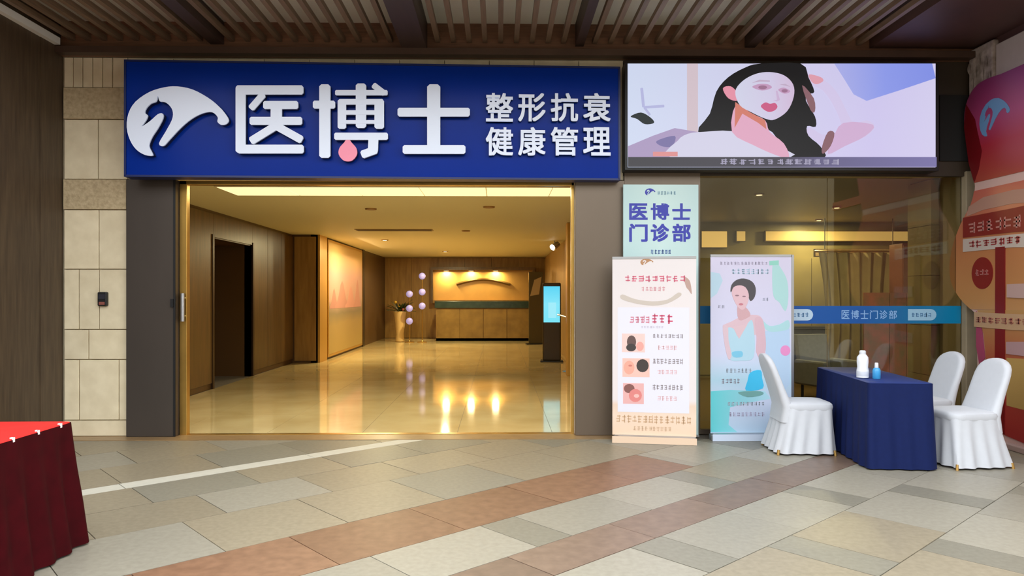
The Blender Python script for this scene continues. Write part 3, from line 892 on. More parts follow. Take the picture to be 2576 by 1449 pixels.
# mural on the left wall
t = thing('wall_mural', 'tall faded pink landscape mural on the lobby left wall past the lift', 'picture', (XB_, 17.2, 0))
B(0.0, 0.05, 0.0, 4.3, 0.06, LZ - 0.04).build('frame', MATS['lobby_gold'], t)
mu = B(0.05, 0.055, 0.08, 4.22, 0.12, LZ - 0.1).build('canvas', gradmat('mural_print', [(0.0, (176, 148, 84)), (0.32, (160, 132, 80)), (0.42, (128, 112, 82)), (0.55, (186, 146, 130)), (0.78, (200, 152, 140)), (1, (214, 176, 110))], 'Z', 0.5, noise=0.12), t)
for k, (y_, w, h) in enumerate([(0.6, 0.5, 0.55), (1.5, 0.9, 0.8), (2.6, 0.8, 0.65), (3.5, 0.6, 0.9)]):
    top = [(y_ - w * 0.9 + 1.8 * w * q / 10, 1.25 + h * 0.8 * math.exp(-((q - 5) / 2.6) ** 2)) for q in range(11)]
    pts = [(y_ + w * 0.9, 1.2), (y_ - w * 0.9, 1.2)] + top
    n_ = len(pts)
    m_ = MB(); m_.add([(0.0565 + 0.0006 * k, a, z) for a, z in pts] + [(0.0552, a, z) for a, z in pts],
                      [tuple(range(n_)), tuple(range(2 * n_ - 1, n_ - 1, -1))] + [(q, q + n_, (q + 1) % n_ + n_, (q + 1) % n_) for q in range(n_)])
    m_.build('painted_hill', mat('mural_hill', (186, 130, 118), 0.5, rnd=0.15), mu)
area_light('mural_wash', (0.5, 2.0, LZ - 0.08), 0.15, 3.6, 60, (0, math.radians(-25), 0), (1, 0.74, 0.4), t)
# lobby standing sign and dark frame right of the desk
t = thing('advertising_stand', 'dark glossy display panel standing between reception desk and kiosk', 'panel', (W(1348, 800, 22.6)[0], 22.6, 0.004), math.radians(6))
B(-0.22, 0.22, 0, 0.06, 0.03, 2.25).build('body', mat('panel_dark', (70, 62, 40), 0.25), t, bevel=0.01)
B(-0.3, 0.3, -0.15, 0.2, 0, 0.03).build('base', M_black, t)
MB().prism([(-0.18, 1.5), (0.1, 1.55), (0.18, 2.1), (-0.05, 2.0)], -0.006, 0).build('poster', mat('poster_grey', (160, 140, 110), 0.5), t)

# ------------------------------------------------------------------ showroom behind the window
SX0, SX1, SY1, SZ = XP + 0.12, 8.2, 13.4, 2.86
B(SX0, SX1, YF + 0.12, SY1, -0.03, 0.002).build('floor_showroom', mat('showroom_floor', (120, 96, 58), 0.15, var=0.2, scale=2), kind='structure')
B(SX0, SX1, YF + 0.45, SY1, SZ, SZ + 0.08).build('ceiling_showroom', mat('showroom_ceiling', (132, 122, 86), 0.5), kind='structure')
wsb = B(SX0, SX1, SY1, SY1 + 0.1, 0, SZ).build('wall_showroom_back', mat('showroom_wall', (150, 134, 88), 0.5, var=0.2, scale=1.5), kind='structure')
B(SX1, SX1 + 0.1, YF + 0.45, SY1, 0, SZ).build('wall_showroom_right', mat('showroom_side', (70, 48, 36), 0.5), kind='structure')
for i in range(8):
    a = SX0 + (SX1 - SX0) * i / 8; b = SX0 + (SX1 - SX0) * (i + 1) / 8
    B(a + 0.01, b - 0.01, SY1 - 0.03, SY1, 0.05, 2.2).build('wall_panel', MATS['showroom_wall'], wsb)
def strip_lamp(pxa, pxb, pya, pyb, Y, label, est, power):
    a, z1 = W(pxa, pya, Y); b, z0 = W(pxb, pyb, Y)
    t = thing('strip_lamp', label, 'lamp', ((a + b) / 2, Y, (z0 + z1) / 2), 0, 'showroom strip lamps')
    h = (z1 - z0) / 2; w = (b - a) / 2
    B(-w, w, 0.0, 0.06, -h - 0.015, h + 0.015).build('housing', mat('strip_housing', (110, 86, 48), 0.4), t)
    B(-w + 0.01, w - 0.01, -0.008, 0.0, -h, h).build('diffuser', mat('strip_glow_%d' % int(est * 100), (200, 170, 110), 0.5, emit=(232, 188, 110), estr=est), t)
    if power:
        area_light('strip_light', (0, -0.08, 0), 2 * w, 2 * h, power, (math.radians(-25), 0, 0), WARM, t)
    return t
strip_lamp(1925, 2312, 582, 606, 13.3, 'long amber strip lamp high on the showroom back wall', 0.62, 0)
strip_lamp(1764, 1830, 582, 622, 13.3, 'short bright amber strip lamp left of the long one in the showroom', 1.0, 0)
strip_lamp(1852, 1876, 582, 606, 13.3, 'tiny amber strip lamp between the two wider showroom lamps', 0.8, 0)
t = strip_lamp(2050, 2275, 628, 644, 12.6, 'lower dim yellow strip lamp above the showroom curtain', 0.4, 0)
for a in (-0.6, 0.6):
    MB().tube([(a, 0.03, 0.04), (a, 0.03, SZ - t.location.z)], 0.008).build('hanger', M_black, t)
for px, py, lb in ((1910, 487, 'small round downlight in the showroom ceiling above the lilac banner'),
                   (2105, 520, 'small added downlight brightening the showroom above the blue table'),  # this fitting and the next are added to brighten the showroom
                   (2060, 552, 'small added downlight brightening the back of the showroom')):
    x_, y_ = GZ(px, py, SZ)
    downlight(x_, y_, 45, lb, 0.05, grp='showroom downlights')
    bpy.context.view_layer.update()
    [o_ for o_ in bpy.data.objects if o_.get('label') == lb][0].location.z = SZ
c = thing('interior_column', 'square olive stone column just behind the right end of the window', 'column', ((X(2322, 8.5) + X(2424, 8.5)) / 2 + 0.06, 8.55, 0.002))
hw = 0.30
B(-hw, hw, -0.22, 0.22, 0.0, SZ - 0.002).build('core', M_dark, c)
z = 0.0
for h in (0.58, 0.58, 0.58, 0.58, 0.53):
    B(-hw - 0.02, hw + 0.02, -0.24, 0.24, z + 0.003, z + h - 0.003).build('stone_slab', mat('column_stone', (140, 128, 88), 0.4, col2=(120, 108, 70), scale=2, rnd=0.06), c)
    z += h
# curtain
t = thing('curtain', 'tan pleated curtain hanging in the showroom behind the blue window band', 'curtain', (W(2165, 700, 12.4)[0], 12.4, 0.0))
rings = []
for i in range(9):
    z = 0.05 + 2.2 * i / 8
    wv = 0.72 - 0.12 * math.sin(PI * i / 8)
    front = []
    N = 60
    for j in range(N):
        u = j / (N - 1)
        front.append((-wv + 2 * wv * u, -0.05 * math.sin(u * 2 * PI * 7), z))
    back = [(p[0], p[1] + 0.02, p[2]) for p in reversed(front)]
    rings.append(front + back)
MB().loft(rings).build('cloth', mat('curtain_tan', (150, 134, 98), 0.8, var=0.25, scale=3), t, smooth=True)
MB().tube([(-0.8, 0, 2.27), (0.8, 0, 2.27)], 0.02).build('rod', M_gold, t)
# folding screen with red brown pattern
t = thing('folding_screen', 'red brown patterned folding screen standing at the right of the showroom', 'screen', (W(2255, 800, 10.6)[0], 10.6, 0.002))
for k in range(3):
    a = -0.45 + 0.32 * k
    yk = 0.06 if k % 2 else -0.06
    pn = MB().add([(a, -yk, 0.05), (a + 0.31, yk, 0.05), (a + 0.31, yk + 0.03, 0.05), (a, -yk + 0.03, 0.05), (a, -yk, 1.55), (a + 0.31, yk, 1.55), (a + 0.31, yk + 0.03, 1.55), (a, -yk + 0.03, 1.55)],
                  [(0, 3, 2, 1), (4, 5, 6, 7), (0, 1, 5, 4), (1, 2, 6, 5), (2, 3, 7, 6), (3, 0, 4, 7)])
    pn.build('leaf_panel', mat('screen_print', (150, 70, 50), 0.6, col2=(96, 76, 44), scale=7), t)
    B(a, a + 0.02, -0.03, 0.03, 0, 0.06).build('foot', M_black, t)
# maroon cabinet and grey armchair
t = thing('tall_cabinet', 'maroon tall cabinet beside the column in the showroom', 'cabinet', (W(2298, 700, 11.6)[0], 11.6, 0.002))
B(-0.18, 0.30, 0, 0.4, 0.08, 2.35).build('body', mat('cabinet_maroon', (104, 56, 46), 0.4, var=0.15, scale=3), t, bevel=0.008)
B(-0.17, 0.29, -0.015, 0, 1.25, 2.32).build('door', MATS['cabinet_maroon'], t)
B(-0.17, 0.29, -0.015, 0, 0.12, 1.23).build('door', MATS['cabinet_maroon'], t)
B(-0.16, 0.28, 0.02, 0.38, 0, 0.08).build('plinth', M_black, t)
t = thing('armchair', 'grey lounge chair in the dim showroom behind the blue table', 'armchair', (W(2085, 900, 10.4)[0], 10.4, 0.002), math.radians(20))
M_gf = mat('grey_fabric', (110, 110, 112), 0.8, var=0.15, scale=20)
B(-0.3, 0.3, -0.3, 0.3, 0.22, 0.42).build('seat', M_gf, t, bevel=0.05)
MB().loft([rrect(0.29, 0.06, 0.05, 24, cx=0.0, cy=0.27 + 0.1 * i / 5, z=0.38 + 0.55 * i / 5) for i in range(6)]).build('backrest', M_gf, t, smooth=True)
for sx in (-1, 1):
    B(sx * 0.32 - 0.05, sx * 0.32 + 0.05, -0.28, 0.3, 0.22, 0.58).build('armrest', M_gf, t, bevel=0.03)
    for sy in (-1, 1):
        MB().tube([(sx * 0.25, sy * 0.25, 0.0), (sx * 0.25, sy * 0.25, 0.23)], 0.02).build('leg', M_black, t)
t = thing('sideboard', 'low black sideboard in the dark left part of the showroom', 'cabinet', (W(2010, 900, 12.8)[0], 12.9, 0.002))
B(-0.8, 0.8, 0, 0.4, 0.06, 0.95).build('body', mat('sideboard_black', (34, 32, 24), 0.4), t)
for k in range(3):
    dr = B(-0.78 + 0.53 * k, -0.28 + 0.53 * k, -0.018, 0, 0.09, 0.92).build('door', MATS['sideboard_black'], t)
    B(-0.32 + 0.53 * k, -0.30 + 0.53 * k, -0.03, -0.018, 0.5, 0.62).build('handle', M_gold, dr)
B(-0.76, 0.76, 0.03, 0.38, 0, 0.06).build('plinth', M_black, t)

# ------------------------------------------------------------------ wall box beside the entrance
t = thing('wall_card_reader', 'small black box fixed on the pale stone wall left of the entrance', 'box', (X(262), YF, Z(752)))
B(-0.05, 0.05, -0.045, 0.0, -0.075, 0.075).build('housing', M_black, t, bevel=0.012)
B(-0.035, 0.035, -0.05, -0.045, 0.0, 0.05).build('display', mat('reader_face', (50, 50, 58), 0.2), t)
B(-0.03, 0.03, -0.05, -0.045, -0.062, -0.03).build('key_strip', mat('reader_red', (140, 80, 70), 0.5), t)

# ------------------------------------------------------------------ stands and posters
def swan_small(pl, px0, py0, px1, py1, y0, y1):
    pts = [k1(*p) for p in swan]
    ax = [p[0] for p in pts]; ay = [p[1] for p in pts]
    f = lambda p: (px0 + (p[0] - min(ax)) / (max(ax) - min(ax)) * (px1 - px0), py0 + (p[1] - min(ay)) / (max(ay) - min(ay)) * (py1 - py0))
    return MB().prism([pl.p(*f(p)) for p in pts], y0, y1)

# tall cyan board
TP = Pl(X(1662, 7.72), 7.72)
tb = thing('display_board', 'tall pale cyan board with swan emblem and big blue characters against the door pillar', 'board', (TP.o[0], TP.o[1], 0.004))
q = TP.rect(1568, 465, 1757, 1090)
panel = B(q[0][0], q[1][0], 0, 0.03, 0.02, q[0][1]).build('panel', gradmat('cyan_board', [(0, (186, 214, 214)), (0.5, (202, 226, 222)), (1, (190, 216, 216))], 'X', 0.5), tb)
B(q[0][0], q[1][0], -0.03, 0.06, 0, 0.02).build('foot', M_steel, tb)
B(-0.02, 0.02, 0.03, 0.05, 0.02, q[0][1] - 0.1).build('back_strut', M_steel, tb)
k4 = lambda cx, cy: (1520 + cx / 2.069, 440 + cy / 2.069)
M_bi = pr((52, 58, 168))
for txt, y0, y1 in (('医博士', 150, 236), ('门诊部', 256, 350)):
    for i, ch in enumerate(txt):
        a = 130 + i * 112; b = a + 96
        p = TP.p(*k4(a, y1)); r = TP.p(*k4(b, y0))
        glyph(ch, p[0], r[0], p[1], r[1], -0.002, 0.0, 0.03).build('printed_letter', M_bi, panel)
p0 = k4(212, 72); p1 = k4(266, 108)
swan_small(TP, *p0, *p1, -0.002, 0).build('printed_emblem', M_bi, panel)
p = TP.p(*k4(275, 106)); r = TP.p(*k4(375, 86)); marks(MB(), p[0], r[0], p[1], r[1], 6, -0.002, 0, 21).build('printed_line', pr((130, 170, 190)), panel)
p = TP.p(*k4(240, 416)); r = TP.p(*k4(350, 390)); marks(MB(), p[0], r[0], p[1], r[1], 6, -0.002, 0, 22).build('printed_line', pr((90, 120, 180)), panel)

def stand_parts(t, hw, ztop, mframe):
    MB().loft([rrect(hw, 0.08, 0.03, 24, z=z) for z in (0.0, 0.05)] + [rrect(hw - 0.01, 0.05, 0.03, 24, z=0.075)]).build('base', mframe, t, smooth=True)
    MB().tube([(0, 0.03, 0.07), (0, 0.03, ztop)], 0.012).build('pole', mframe, t)
    B(-hw, hw, -0.012, 0.014, ztop - 0.012, ztop + 0.012).build('top_rail', mframe, t)
# beige roll-up
a = GZ(1540, 1110); b = GZ(1752, 1117)
P1 = Pl((a[0] + b[0]) / 2, (a[1] + b[1]) / 2, math.atan2(b[1] - a[1], b[0] - a[0]))
t = thing('roll_up_banner', 'pale pink and peach roll-up banner with three small photos in front of the cyan board', 'banner', (P1.o[0], P1.o[1], 0.0), P1.a)
q = P1.rect(1541, 649, 1752, 1108)
hw = (q[1][0] - q[0][0]) / 2
z1 = q[0][1]
stand_parts(t, hw, z1, M_steel)
sh = B(-hw, hw, -0.006, -0.003, 0.07, z1).build('sheet', gradmat('peach_banner', [(0, (226, 196, 168)), (0.11, (228, 204, 184)), (0.17, (222, 196, 176)), (0.2, (222, 212, 212)), (1, (220, 212, 212))], 'Z', 0.5), t)
B(-hw, hw, -0.085, -0.078, 0.002, 0.07).build('base_skirt', pr((222, 194, 168)), t)
def bp(x0_, y0_, x1_, y1_):
    p = P1.p(*k4(x0_, y1_)); r = P1.p(*k4(x1_, y0_))
    return p[0], r[0], p[1], r[1]
def pbox(args, lay, name, m):
    x0_, x1_, z0_, z1_ = bp(*args)
    return B(x0_, x1_, -0.0062 - 0.0008 * lay, -0.006 - 0.0008 * (lay - 1), z0_, z1_).build(name, m, sh)
def pmark(args, n, name, m, seed, lay=2):
    x0_, x1_, z0_, z1_ = bp(*args)
    return marks(MB(), x0_, x1_, z0_, z1_, n, -0.0062 - 0.0008 * lay, -0.006 - 0.0008 * (lay - 1), seed).build(name, m, sh)
pbox((70, 690, 442, 1232), 1, 'white_field', pr((220, 218, 232)))
pmark((105, 520, 425, 560), 9, 'heading', pr((208, 100, 124)), 31)
pmark((190, 580, 320, 606), 6, 'subheading', pr((214, 150, 158)), 32)
pmark((130, 732, 240, 775), 4, 'offer_text', pr((205, 120, 140)), 33)
pmark((245, 722, 360, 776), 3, 'offer_text', pr((200, 80, 110)), 34)
pmark((190, 785, 310, 798), 8, 'small_print', pr((190, 180, 196)), 35)
for k, (yy0, yy1) in enumerate(((828, 850), (955, 985), (1092, 1120))):
    pmark((250, yy0, 412, yy1), 8, 'caption', pr((150, 140, 144)), 40 + k)
    pmark((275, yy0 + 58, 380, yy0 + 84), 5, 'price_text', pr((222, 180, 184)), 50 + k)
for k, (x0_, y0_, x1_, y1_) in enumerate(((92, 826, 212, 922), (95, 955, 236, 1050), (98, 1085, 206, 1190))):
    ph = pbox((x0_, y0_, x1_, y1_), 2, 'photo', pr(((226, 196, 190), (230, 186, 174), (222, 170, 168))[k]))
    cx_, cy_ = (x0_ + x1_) / 2, (y0_ + y1_) / 2
    blobs = [[(cx_ - 10, cy_ - 5, 24, 34, (96, 74, 72)), (cx_ - 12, cy_ + 24, 26, 20, (60, 54, 54)), (cx_ + 34, cy_ + 18, 20, 24, (226, 160, 150))],
             [(cx_ - 36, cy_, 28, 36, (228, 162, 144)), (cx_ + 34, cy_ - 10, 32, 34, (60, 54, 52)), (cx_ - 30, cy_ - 10, 10, 5, (200, 120, 110))],
             [(cx_ - 22, cy_ - 26, 28, 24, (130, 84, 80)), (cx_ + 10, cy_ + 10, 34, 34, (214, 128, 124)), (cx_ + 16, cy_ + 12, 14, 10, (226, 180, 174))]][k]
    for j, (ex, ey, rx, ry, cc) in enumerate(blobs):
        MB().prism(P1.poly([k4(*p_) for p_ in ell(ex, ey, rx, ry, 16)]), -0.0079 - 0.0005 * j, -0.0076).build('photo_detail', pr(cc), ph)
rib = [(88, 645), (160, 668), (250, 680), (330, 668), (400, 628), (385, 612), (330, 648), (250, 658), (160, 646), (95, 622)]
MB().prism(P1.poly([k4(*p_) for p_ in smooth(rib, 3)]), -0.0076, -0.0062).build('printed_ribbon', pr((196, 184, 174)), sh)
MB().prism(P1.poly([k4(*p_) for p_ in smooth([(415, 530), (440, 545), (450, 570), (455, 620), (440, 600), (425, 580)], 3)]), -0.0076, -0.0062).build('printed_sprig', pr((180, 150, 140)), sh)
x0_, x1_, z0_, z1_ = bp(188, 432, 258, 472)
p0 = k4(188, 436); p1 = k4(256, 470)
swan_small(P1, *p0, *p1, -0.0076, -0.0062).build('printed_emblem', pr((176, 130, 92)), sh)
pmark((60, 1255, 455, 1290), 14, 'footer_text', pr((206, 170, 136)), 60)
pmark((150, 1310, 350, 1330), 10, 'footer_text', pr((214, 182, 152)), 61)

# cyan roll-up with the woman
a = GZ(1786, 1106); b = GZ(1992, 1106)
P2 = Pl((a[0] + b[0]) / 2, (a[1] + b[1]) / 2, 0.0)
t2 = thing('roll_up_banner', 'lilac and cyan roll-up banner showing a woman in pale blue, behind the left chair', 'banner', (P2.o[0], P2.o[1], 0.0), P2.a)
q = P2.rect(1786, 643, 1990, 1100)
hw = (q[1][0] - q[0][0]) / 2; z1 = q[0][1]
stand_parts(t2, hw, z1, M_steel)
B(hw - 0.005, hw + 0.022, -0.012, 0.012, 0.05, z1 + 0.01).build('side_rail', M_steel, t2)
sh2 = B(-hw, hw, -0.006, -0.003, 0.07, z1).build('sheet', gradmat('lilac_banner', [(0, (176, 202, 226)), (0.18, (196, 204, 228)), (0.3, (170, 204, 222)), (0.45, (200, 202, 226)), (1, (204, 198, 220))], 'Z', 0.5), t2)
B(-hw, hw, -0.085, -0.078, 0.002, 0.07).build('base_skirt', pr((196, 208, 228)), t2)
k5 = lambda cx, cy: (1770 + cx / 2.733, 600 + cy / 2.733)
def fig(name, pts, col, lay, sm=3):
    pts = [k5(*p_) for p_ in (smooth(pts, sm) if sm else pts)]
    return MB().prism(P2.poly(pts), -0.0062 - 0.0007 * lay, -0.0058).build(name, pr(col) if isinstance(col, tuple) else col, sh2)
fig('cyan_patch', [(48, 1050), (180, 1040), (420, 1050), (460, 1100), (300, 1130), (180, 1160), (170, 1280), (230, 1330), (48, 1330)], gradmat('cyan_patch', [(0, (92, 198, 206)), (1, (170, 210, 226))], 'X', 0.5), 1, 0)
fig('green_swash', [(480, 150), (540, 220), (575, 300), (580, 420), (560, 500), (520, 440), (480, 400), (470, 280)], (166, 206, 206), 1.5)
fig('green_swash', [(400, 560), (450, 600), (520, 590), (580, 560), (585, 620), (500, 640), (430, 630)], (166, 206, 212), 1.5)
fig('blue_patch', [(400, 640), (590, 620), (592, 1000), (560, 1040), (430, 800)], (176, 200, 226), 0.4, 0)
fig('cyan_corner', [(48, 230), (110, 240), (130, 290), (90, 380), (48, 410)], (176, 202, 218), 1, 0)
fig('green_tag', [(450, 155), (515, 150), (515, 182), (450, 185)], (140, 200, 186), 2, 0)
fig('hair', [(185, 370), (190, 320), (225, 285), (275, 275), (330, 295), (356, 340), (350, 400), (320, 430), (300, 380), (270, 330), (220, 330)], (74, 70, 74), 3)
fig('face', [(192, 375), (205, 335), (245, 322), (285, 335), (308, 380), (305, 430), (285, 475), (262, 490), (235, 470), (210, 430)], (214, 178, 186), 4)
fig('neck', [(232, 460), (285, 470), (320, 520), (300, 545), (240, 560)], (200, 160, 166), 3)
fig('lips', ell(255, 452, 16, 8, 12), (190, 120, 132), 5, 0)
fig('eyes', ell(228, 392, 14, 5, 10), (140, 110, 120), 5, 0)
fig('eyes', ell(276, 398, 13, 5, 10), (140, 110, 120), 5, 0)
fig('shoulders', [(135, 600), (190, 570), (250, 540), (310, 525), (380, 530), (405, 570), (400, 640), (360, 660), (240, 690), (160, 650)], (210, 180, 190), 2)
fig('arm', [(350, 550), (400, 550), (420, 640), (425, 760), (395, 830), (360, 780), (362, 680)], (206, 172, 184), 4)
fig('arm', [(130, 600), (165, 610), (170, 700), (190, 800), (170, 830), (145, 740)], (210, 184, 194), 4)
fig('dress', [(160, 620), (205, 620), (240, 680), (290, 600), (330, 560), (345, 640), (350, 760), (330, 830), (250, 840), (180, 830), (165, 720)], (172, 204, 220), 3)
fig('dress_sash', [(195, 780), (260, 775), (262, 812), (205, 815)], (120, 188, 216), 5)
fig('neckline', [(200, 610), (300, 590), (242, 690)], (212, 182, 190), 4, 0)
fig('blue_product', [(320, 920), (390, 905), (400, 960), (405, 1030), (290, 1045), (300, 980)], (60, 182, 226), 3)
fig('plate', [(235, 1055), (390, 1050), (400, 1075), (300, 1090)], (110, 160, 158), 4)
fig('pink_badge', ell(560, 770, 34, 36, 20), (222, 140, 192), 3, 0)
def fmark(x0_, y0_, x1_, y1_, n_, col, sd):
    p = P2.p(*k5(x0_, y1_)); r = P2.p(*k5(x1_, y0_))
    marks(MB(), p[0], r[0], p[1], r[1], n_, -0.0085, -0.0082, sd).build('printed_line', pr(col), sh2)
fmark(110, 158, 440, 182, 14, (180, 172, 196), 71)
fmark(190, 205, 450, 250, 8, (168, 194, 214), 72)
fmark(120, 960, 250, 1000, 5, (150, 146, 160), 73)
fmark(150, 890, 330, 925, 7, (176, 190, 206), 74)
fmark(160, 1120, 420, 1150, 10, (180, 190, 206), 75)
fmark(170, 1190, 420, 1225, 9, (190, 186, 214), 76)
fmark(95, 455, 145, 480, 2, (176, 176, 196), 77)
fmark(400, 405, 445, 430, 2, (176, 180, 200), 78)

# ------------------------------------------------------------------ covered chairs
M_cover = mat('white_cover', (196, 198, 204), 0.75, var=0.03, scale=20, sheen=0.2)
def make_chair(label):
    t = thing('banquet_chair', label, 'chair', group='white covered banquet chairs')
    rings = []
    N = 96
    for i in range(11):
        u = i / 10
        z = 0.455 - 0.437 * u
        hx, hy = 0.222 + 0.022 * u ** 1.3, 0.222 + 0.045 * u ** 1.3
        rings.append(rrect(hx + 0.035 * u ** 1.2, hy, 0.07, N, amp=0.016 * u ** 0.8, k=15, cx=-0.045 * u ** 1.2, z=z))
    MB().loft(rings, cap=False).build('skirt', M_cover, t, smooth=True)
    rings = [rrect(0.20, 0.19, 0.09, 48, z=0.415), rrect(0.224, 0.224, 0.08, 48, z=0.42), rrect(0.230, 0.230, 0.08, 48, z=0.45),
             rrect(0.224, 0.224, 0.08, 48, z=0.475), rrect(0.21, 0.20, 0.08, 48, z=0.488), rrect(0.12, 0.11, 0.06, 48, z=0.493), rrect(0.03, 0.03, 0.02, 48, z=0.494)]
    MB().loft(rings).build('seat', M_cover, t, smooth=True)
    rings = []
    prof = [(0.30, 0.215, 0.05), (0.44, 0.215, 0.05), (0.52, 0.205, 0.042), (0.62, 0.198, 0.036), (0.72, 0.196, 0.033), (0.80, 0.192, 0.032), (0.85, 0.180, 0.031),
            (0.885, 0.157, 0.030), (0.91, 0.125, 0.028), (0.928, 0.085, 0.024), (0.938, 0.045, 0.018), (0.941, 0.014, 0.010)]
    for z, hw_, th in prof:
        cx_ = -0.195 - 0.36 * max(0.0, z - 0.44) - 0.02 * (z < 0.4)
        rings.append(rrect(th, hw_, th * 0.85 if th < hw_ else hw_ * 0.85, 40, cx=cx_, z=z))
    MB().loft(rings).build('backrest', M_cover, t, smooth=True)
    for sx in (-1, 1):
        for sy in (-1, 1):
            MB().tube([(sx * 0.265 - 0.045, sy * 0.25, 0.0), (sx * 0.26 - 0.045, sy * 0.245, 0.05)], [0.014, 0.012], 10).build('leg', mat('chair_gold', (190, 150, 84), 0.35, 0.7), t, smooth=True)
    return t
def copy_thing(src, label):
    r = src.copy(); COL.objects.link(r); r['label'] = label
    for ch in list(src.children):
        c_ = ch.copy(); COL.objects.link(c_); c_.parent = r
    return r
ch1 = make_chair('white covered banquet chair left of the blue table, seen from the side')
ch2 = copy_thing(ch1, 'white covered banquet chair right of the blue table, the farther one by the window')
ch3 = copy_thing(ch1, 'white covered banquet chair right of the blue table, the nearer one by the red board')
ch1.location = (2.955, 7.04, 0.0); ch1.rotation_euler = (0, 0, math.radians(-4))
ch2.location = (4.22, 7.24, 0.0); ch2.rotation_euler = (0, 0, math.radians(185))
ch3.location = (4.13, 6.46, 0.0); ch3.rotation_euler = (0, 0, math.radians(186))

# ------------------------------------------------------------------ draped tables
def draped_table(name, label, loc, rz, hx, hy, h, mtop, mskirt, flare, pleats, amp, open_=0.012):
    t = thing(name, label, 'table', loc, rz)
    N = 320
    rings = []
    for i in range(13):
        u = i / 12
        rings.append(rrect(hx + 0.004 + flare * u ** 1.2, hy + 0.004 + flare * u ** 1.2, 0.03 + 0.02 * u, N, amp=amp * min(1, u * 1.6) ** 0.9, k=pleats, z=h - 0.004 - (h - 0.016) * u))
    MB().loft(rings, cap=False).build('skirt', mskirt, t, smooth=True)
    MB().loft([rrect(hx - 0.01, hy - 0.01, 0.03, 64, z=h - 0.03), rrect(hx, hy, 0.03, 64, z=h - 0.024), rrect(hx, hy, 0.03, 64, z=h - 0.005), rrect(hx - 0.006, hy - 0.006, 0.028, 64, z=h)]).build('tabletop', mtop, t, smooth=True)
    for sx in (-1, 1):
        for sy in (-1, 1):
            MB().tube([(sx * (hx - 0.07), sy * (hy - 0.07), 0.0), (sx * (hx - 0.07), sy * (hy - 0.07), h - 0.03)], 0.016).build('leg', M_steel, t)
    return t
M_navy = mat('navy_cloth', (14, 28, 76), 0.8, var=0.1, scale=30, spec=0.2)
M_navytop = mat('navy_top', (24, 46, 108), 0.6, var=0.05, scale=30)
C_ = GZ(2166, 960, 0.75); A_ = GZ(2040, 921, 0.75); Bq = GZ(2322, 958, 0.75)
ang = math.atan2(A_[1] - C_[1], A_[0] - C_[0]) - PI / 2
LEN = 1.42; WID = 0.53
ux = (math.cos(ang), math.sin(ang)); uy = (-math.sin(ang), math.cos(ang))
tc_ = (C_[0] + 0.03 + ux[0] * WID / 2 + uy[0] * LEN / 2, C_[1] - 0.08 + ux[1] * WID / 2 + uy[1] * LEN / 2)
bt = draped_table('draped_table', 'long table under a navy blue pleated cloth between the white chairs', (tc_[0], tc_[1], 0), ang, WID / 2, LEN / 2, 0.75, M_navytop, M_navy, 0.03, 26, 0.009)
M_crim = mat('crimson_velvet', (60, 2, 8), 0.85, var=0.3, scale=10, spec=0.1)
M_redtop = mat('scarlet_cloth', (226, 20, 12), 0.6, var=0.04, scale=20)
Ca = GZ(183, 1060, 0.75)
rt = draped_table('draped_table', 'table with bright red top and dark crimson pleated skirt in the left foreground', (Ca[0] - 0.6, Ca[1] - 0.62, 0), math.radians(0.5), 0.6, 0.62, 0.75, M_redtop, M_crim, 0.06, 30, 0.016)
for k in range(4):
    cl = MB()
    cl.box(-0.006, 0.010, -0.008, 0.008, 0.0, 0.007); cl.box(0.006, 0.012, -0.008, 0.008, -0.018, 0.007)
    cl.build('clip', mat('clip_white', (228, 222, 220), 0.35), rt, loc=(0.594, 0.5 - 0.21 * k, 0.751))
# bottles
bx_, by_ = GZ(2170, 951, 0.75)
t = thing('bottle', 'tall white dispenser bottle on the navy table', 'bottle', (bx_, by_, 0.751))
MB().lathe([(0.04, 0), (0.052, 0.006), (0.052, 0.07), (0.046, 0.10), (0.050, 0.15), (0.048, 0.19), (0.03, 0.215), (0.02, 0.222)]).build('body', mat('bottle_white', (226, 228, 234), 0.35), t, smooth=True)
MB().lathe([(0.026, 0.215), (0.028, 0.22), (0.028, 0.245), (0.02, 0.252), (0.001, 0.253)]).build('cap', mat('cap_white', (214, 216, 222), 0.35), t, smooth=True)
MB().lathe([(0.0524, 0.02), (0.0528, 0.022), (0.0528, 0.062), (0.0524, 0.064)]).build('label_band', mat('label_grey', (200, 204, 214), 0.5), t, smooth=True)
bx_, by_ = GZ(2205, 953, 0.75)
t = thing('bottle', 'small blue bottle with white cap on the navy table', 'bottle', (bx_, by_, 0.751))
MB().lathe([(0.03, 0), (0.034, 0.005), (0.034, 0.075), (0.026, 0.095), (0.014, 0.102)]).build('body', mat('bottle_blue', (60, 150, 205), 0.25), t, smooth=True)
MB().lathe([(0.016, 0.10), (0.017, 0.103), (0.015, 0.14), (0.012, 0.145), (0.001, 0.146)]).build('cap', MATS['cap_white'], t, smooth=True)

# ------------------------------------------------------------------ gourd shaped board on the right
GX = XRW - 0.17
GP = Pl(GX, 6.9, -PI / 2)
gb = thing('gourd_display', 'towering red and orange gourd shaped board with swan emblem at the right edge', 'board', (GX, 6.9, 0.0), -PI / 2)
edge = [(2545, 186), (2505, 200), (2475, 222), (2455, 262), (2450, 310), (2456, 370), (2468, 430), (2476, 470), (2466, 515), (2440, 565), (2420, 620), (2412, 670), (2418, 715), (2440, 752), (2466, 778)]
left = GP.poly(smooth(edge, 4, closed=False))
ac = GP.p(2560, 400)[0] + 0.38
foot = GP.p(2482, 900)[0]
def mirror(pts):
    return pts + [(2 * ac - a, z) for a, z in reversed(pts)]
out = mirror([(foot, 0.0), (foot, left[-1][1] - 0.06)] + list(reversed(left)))
core = MB().prism(out, -0.10, 0.02).build('board', mat('gourd_pinkgrey', (196, 160, 150), 0.45), gb)
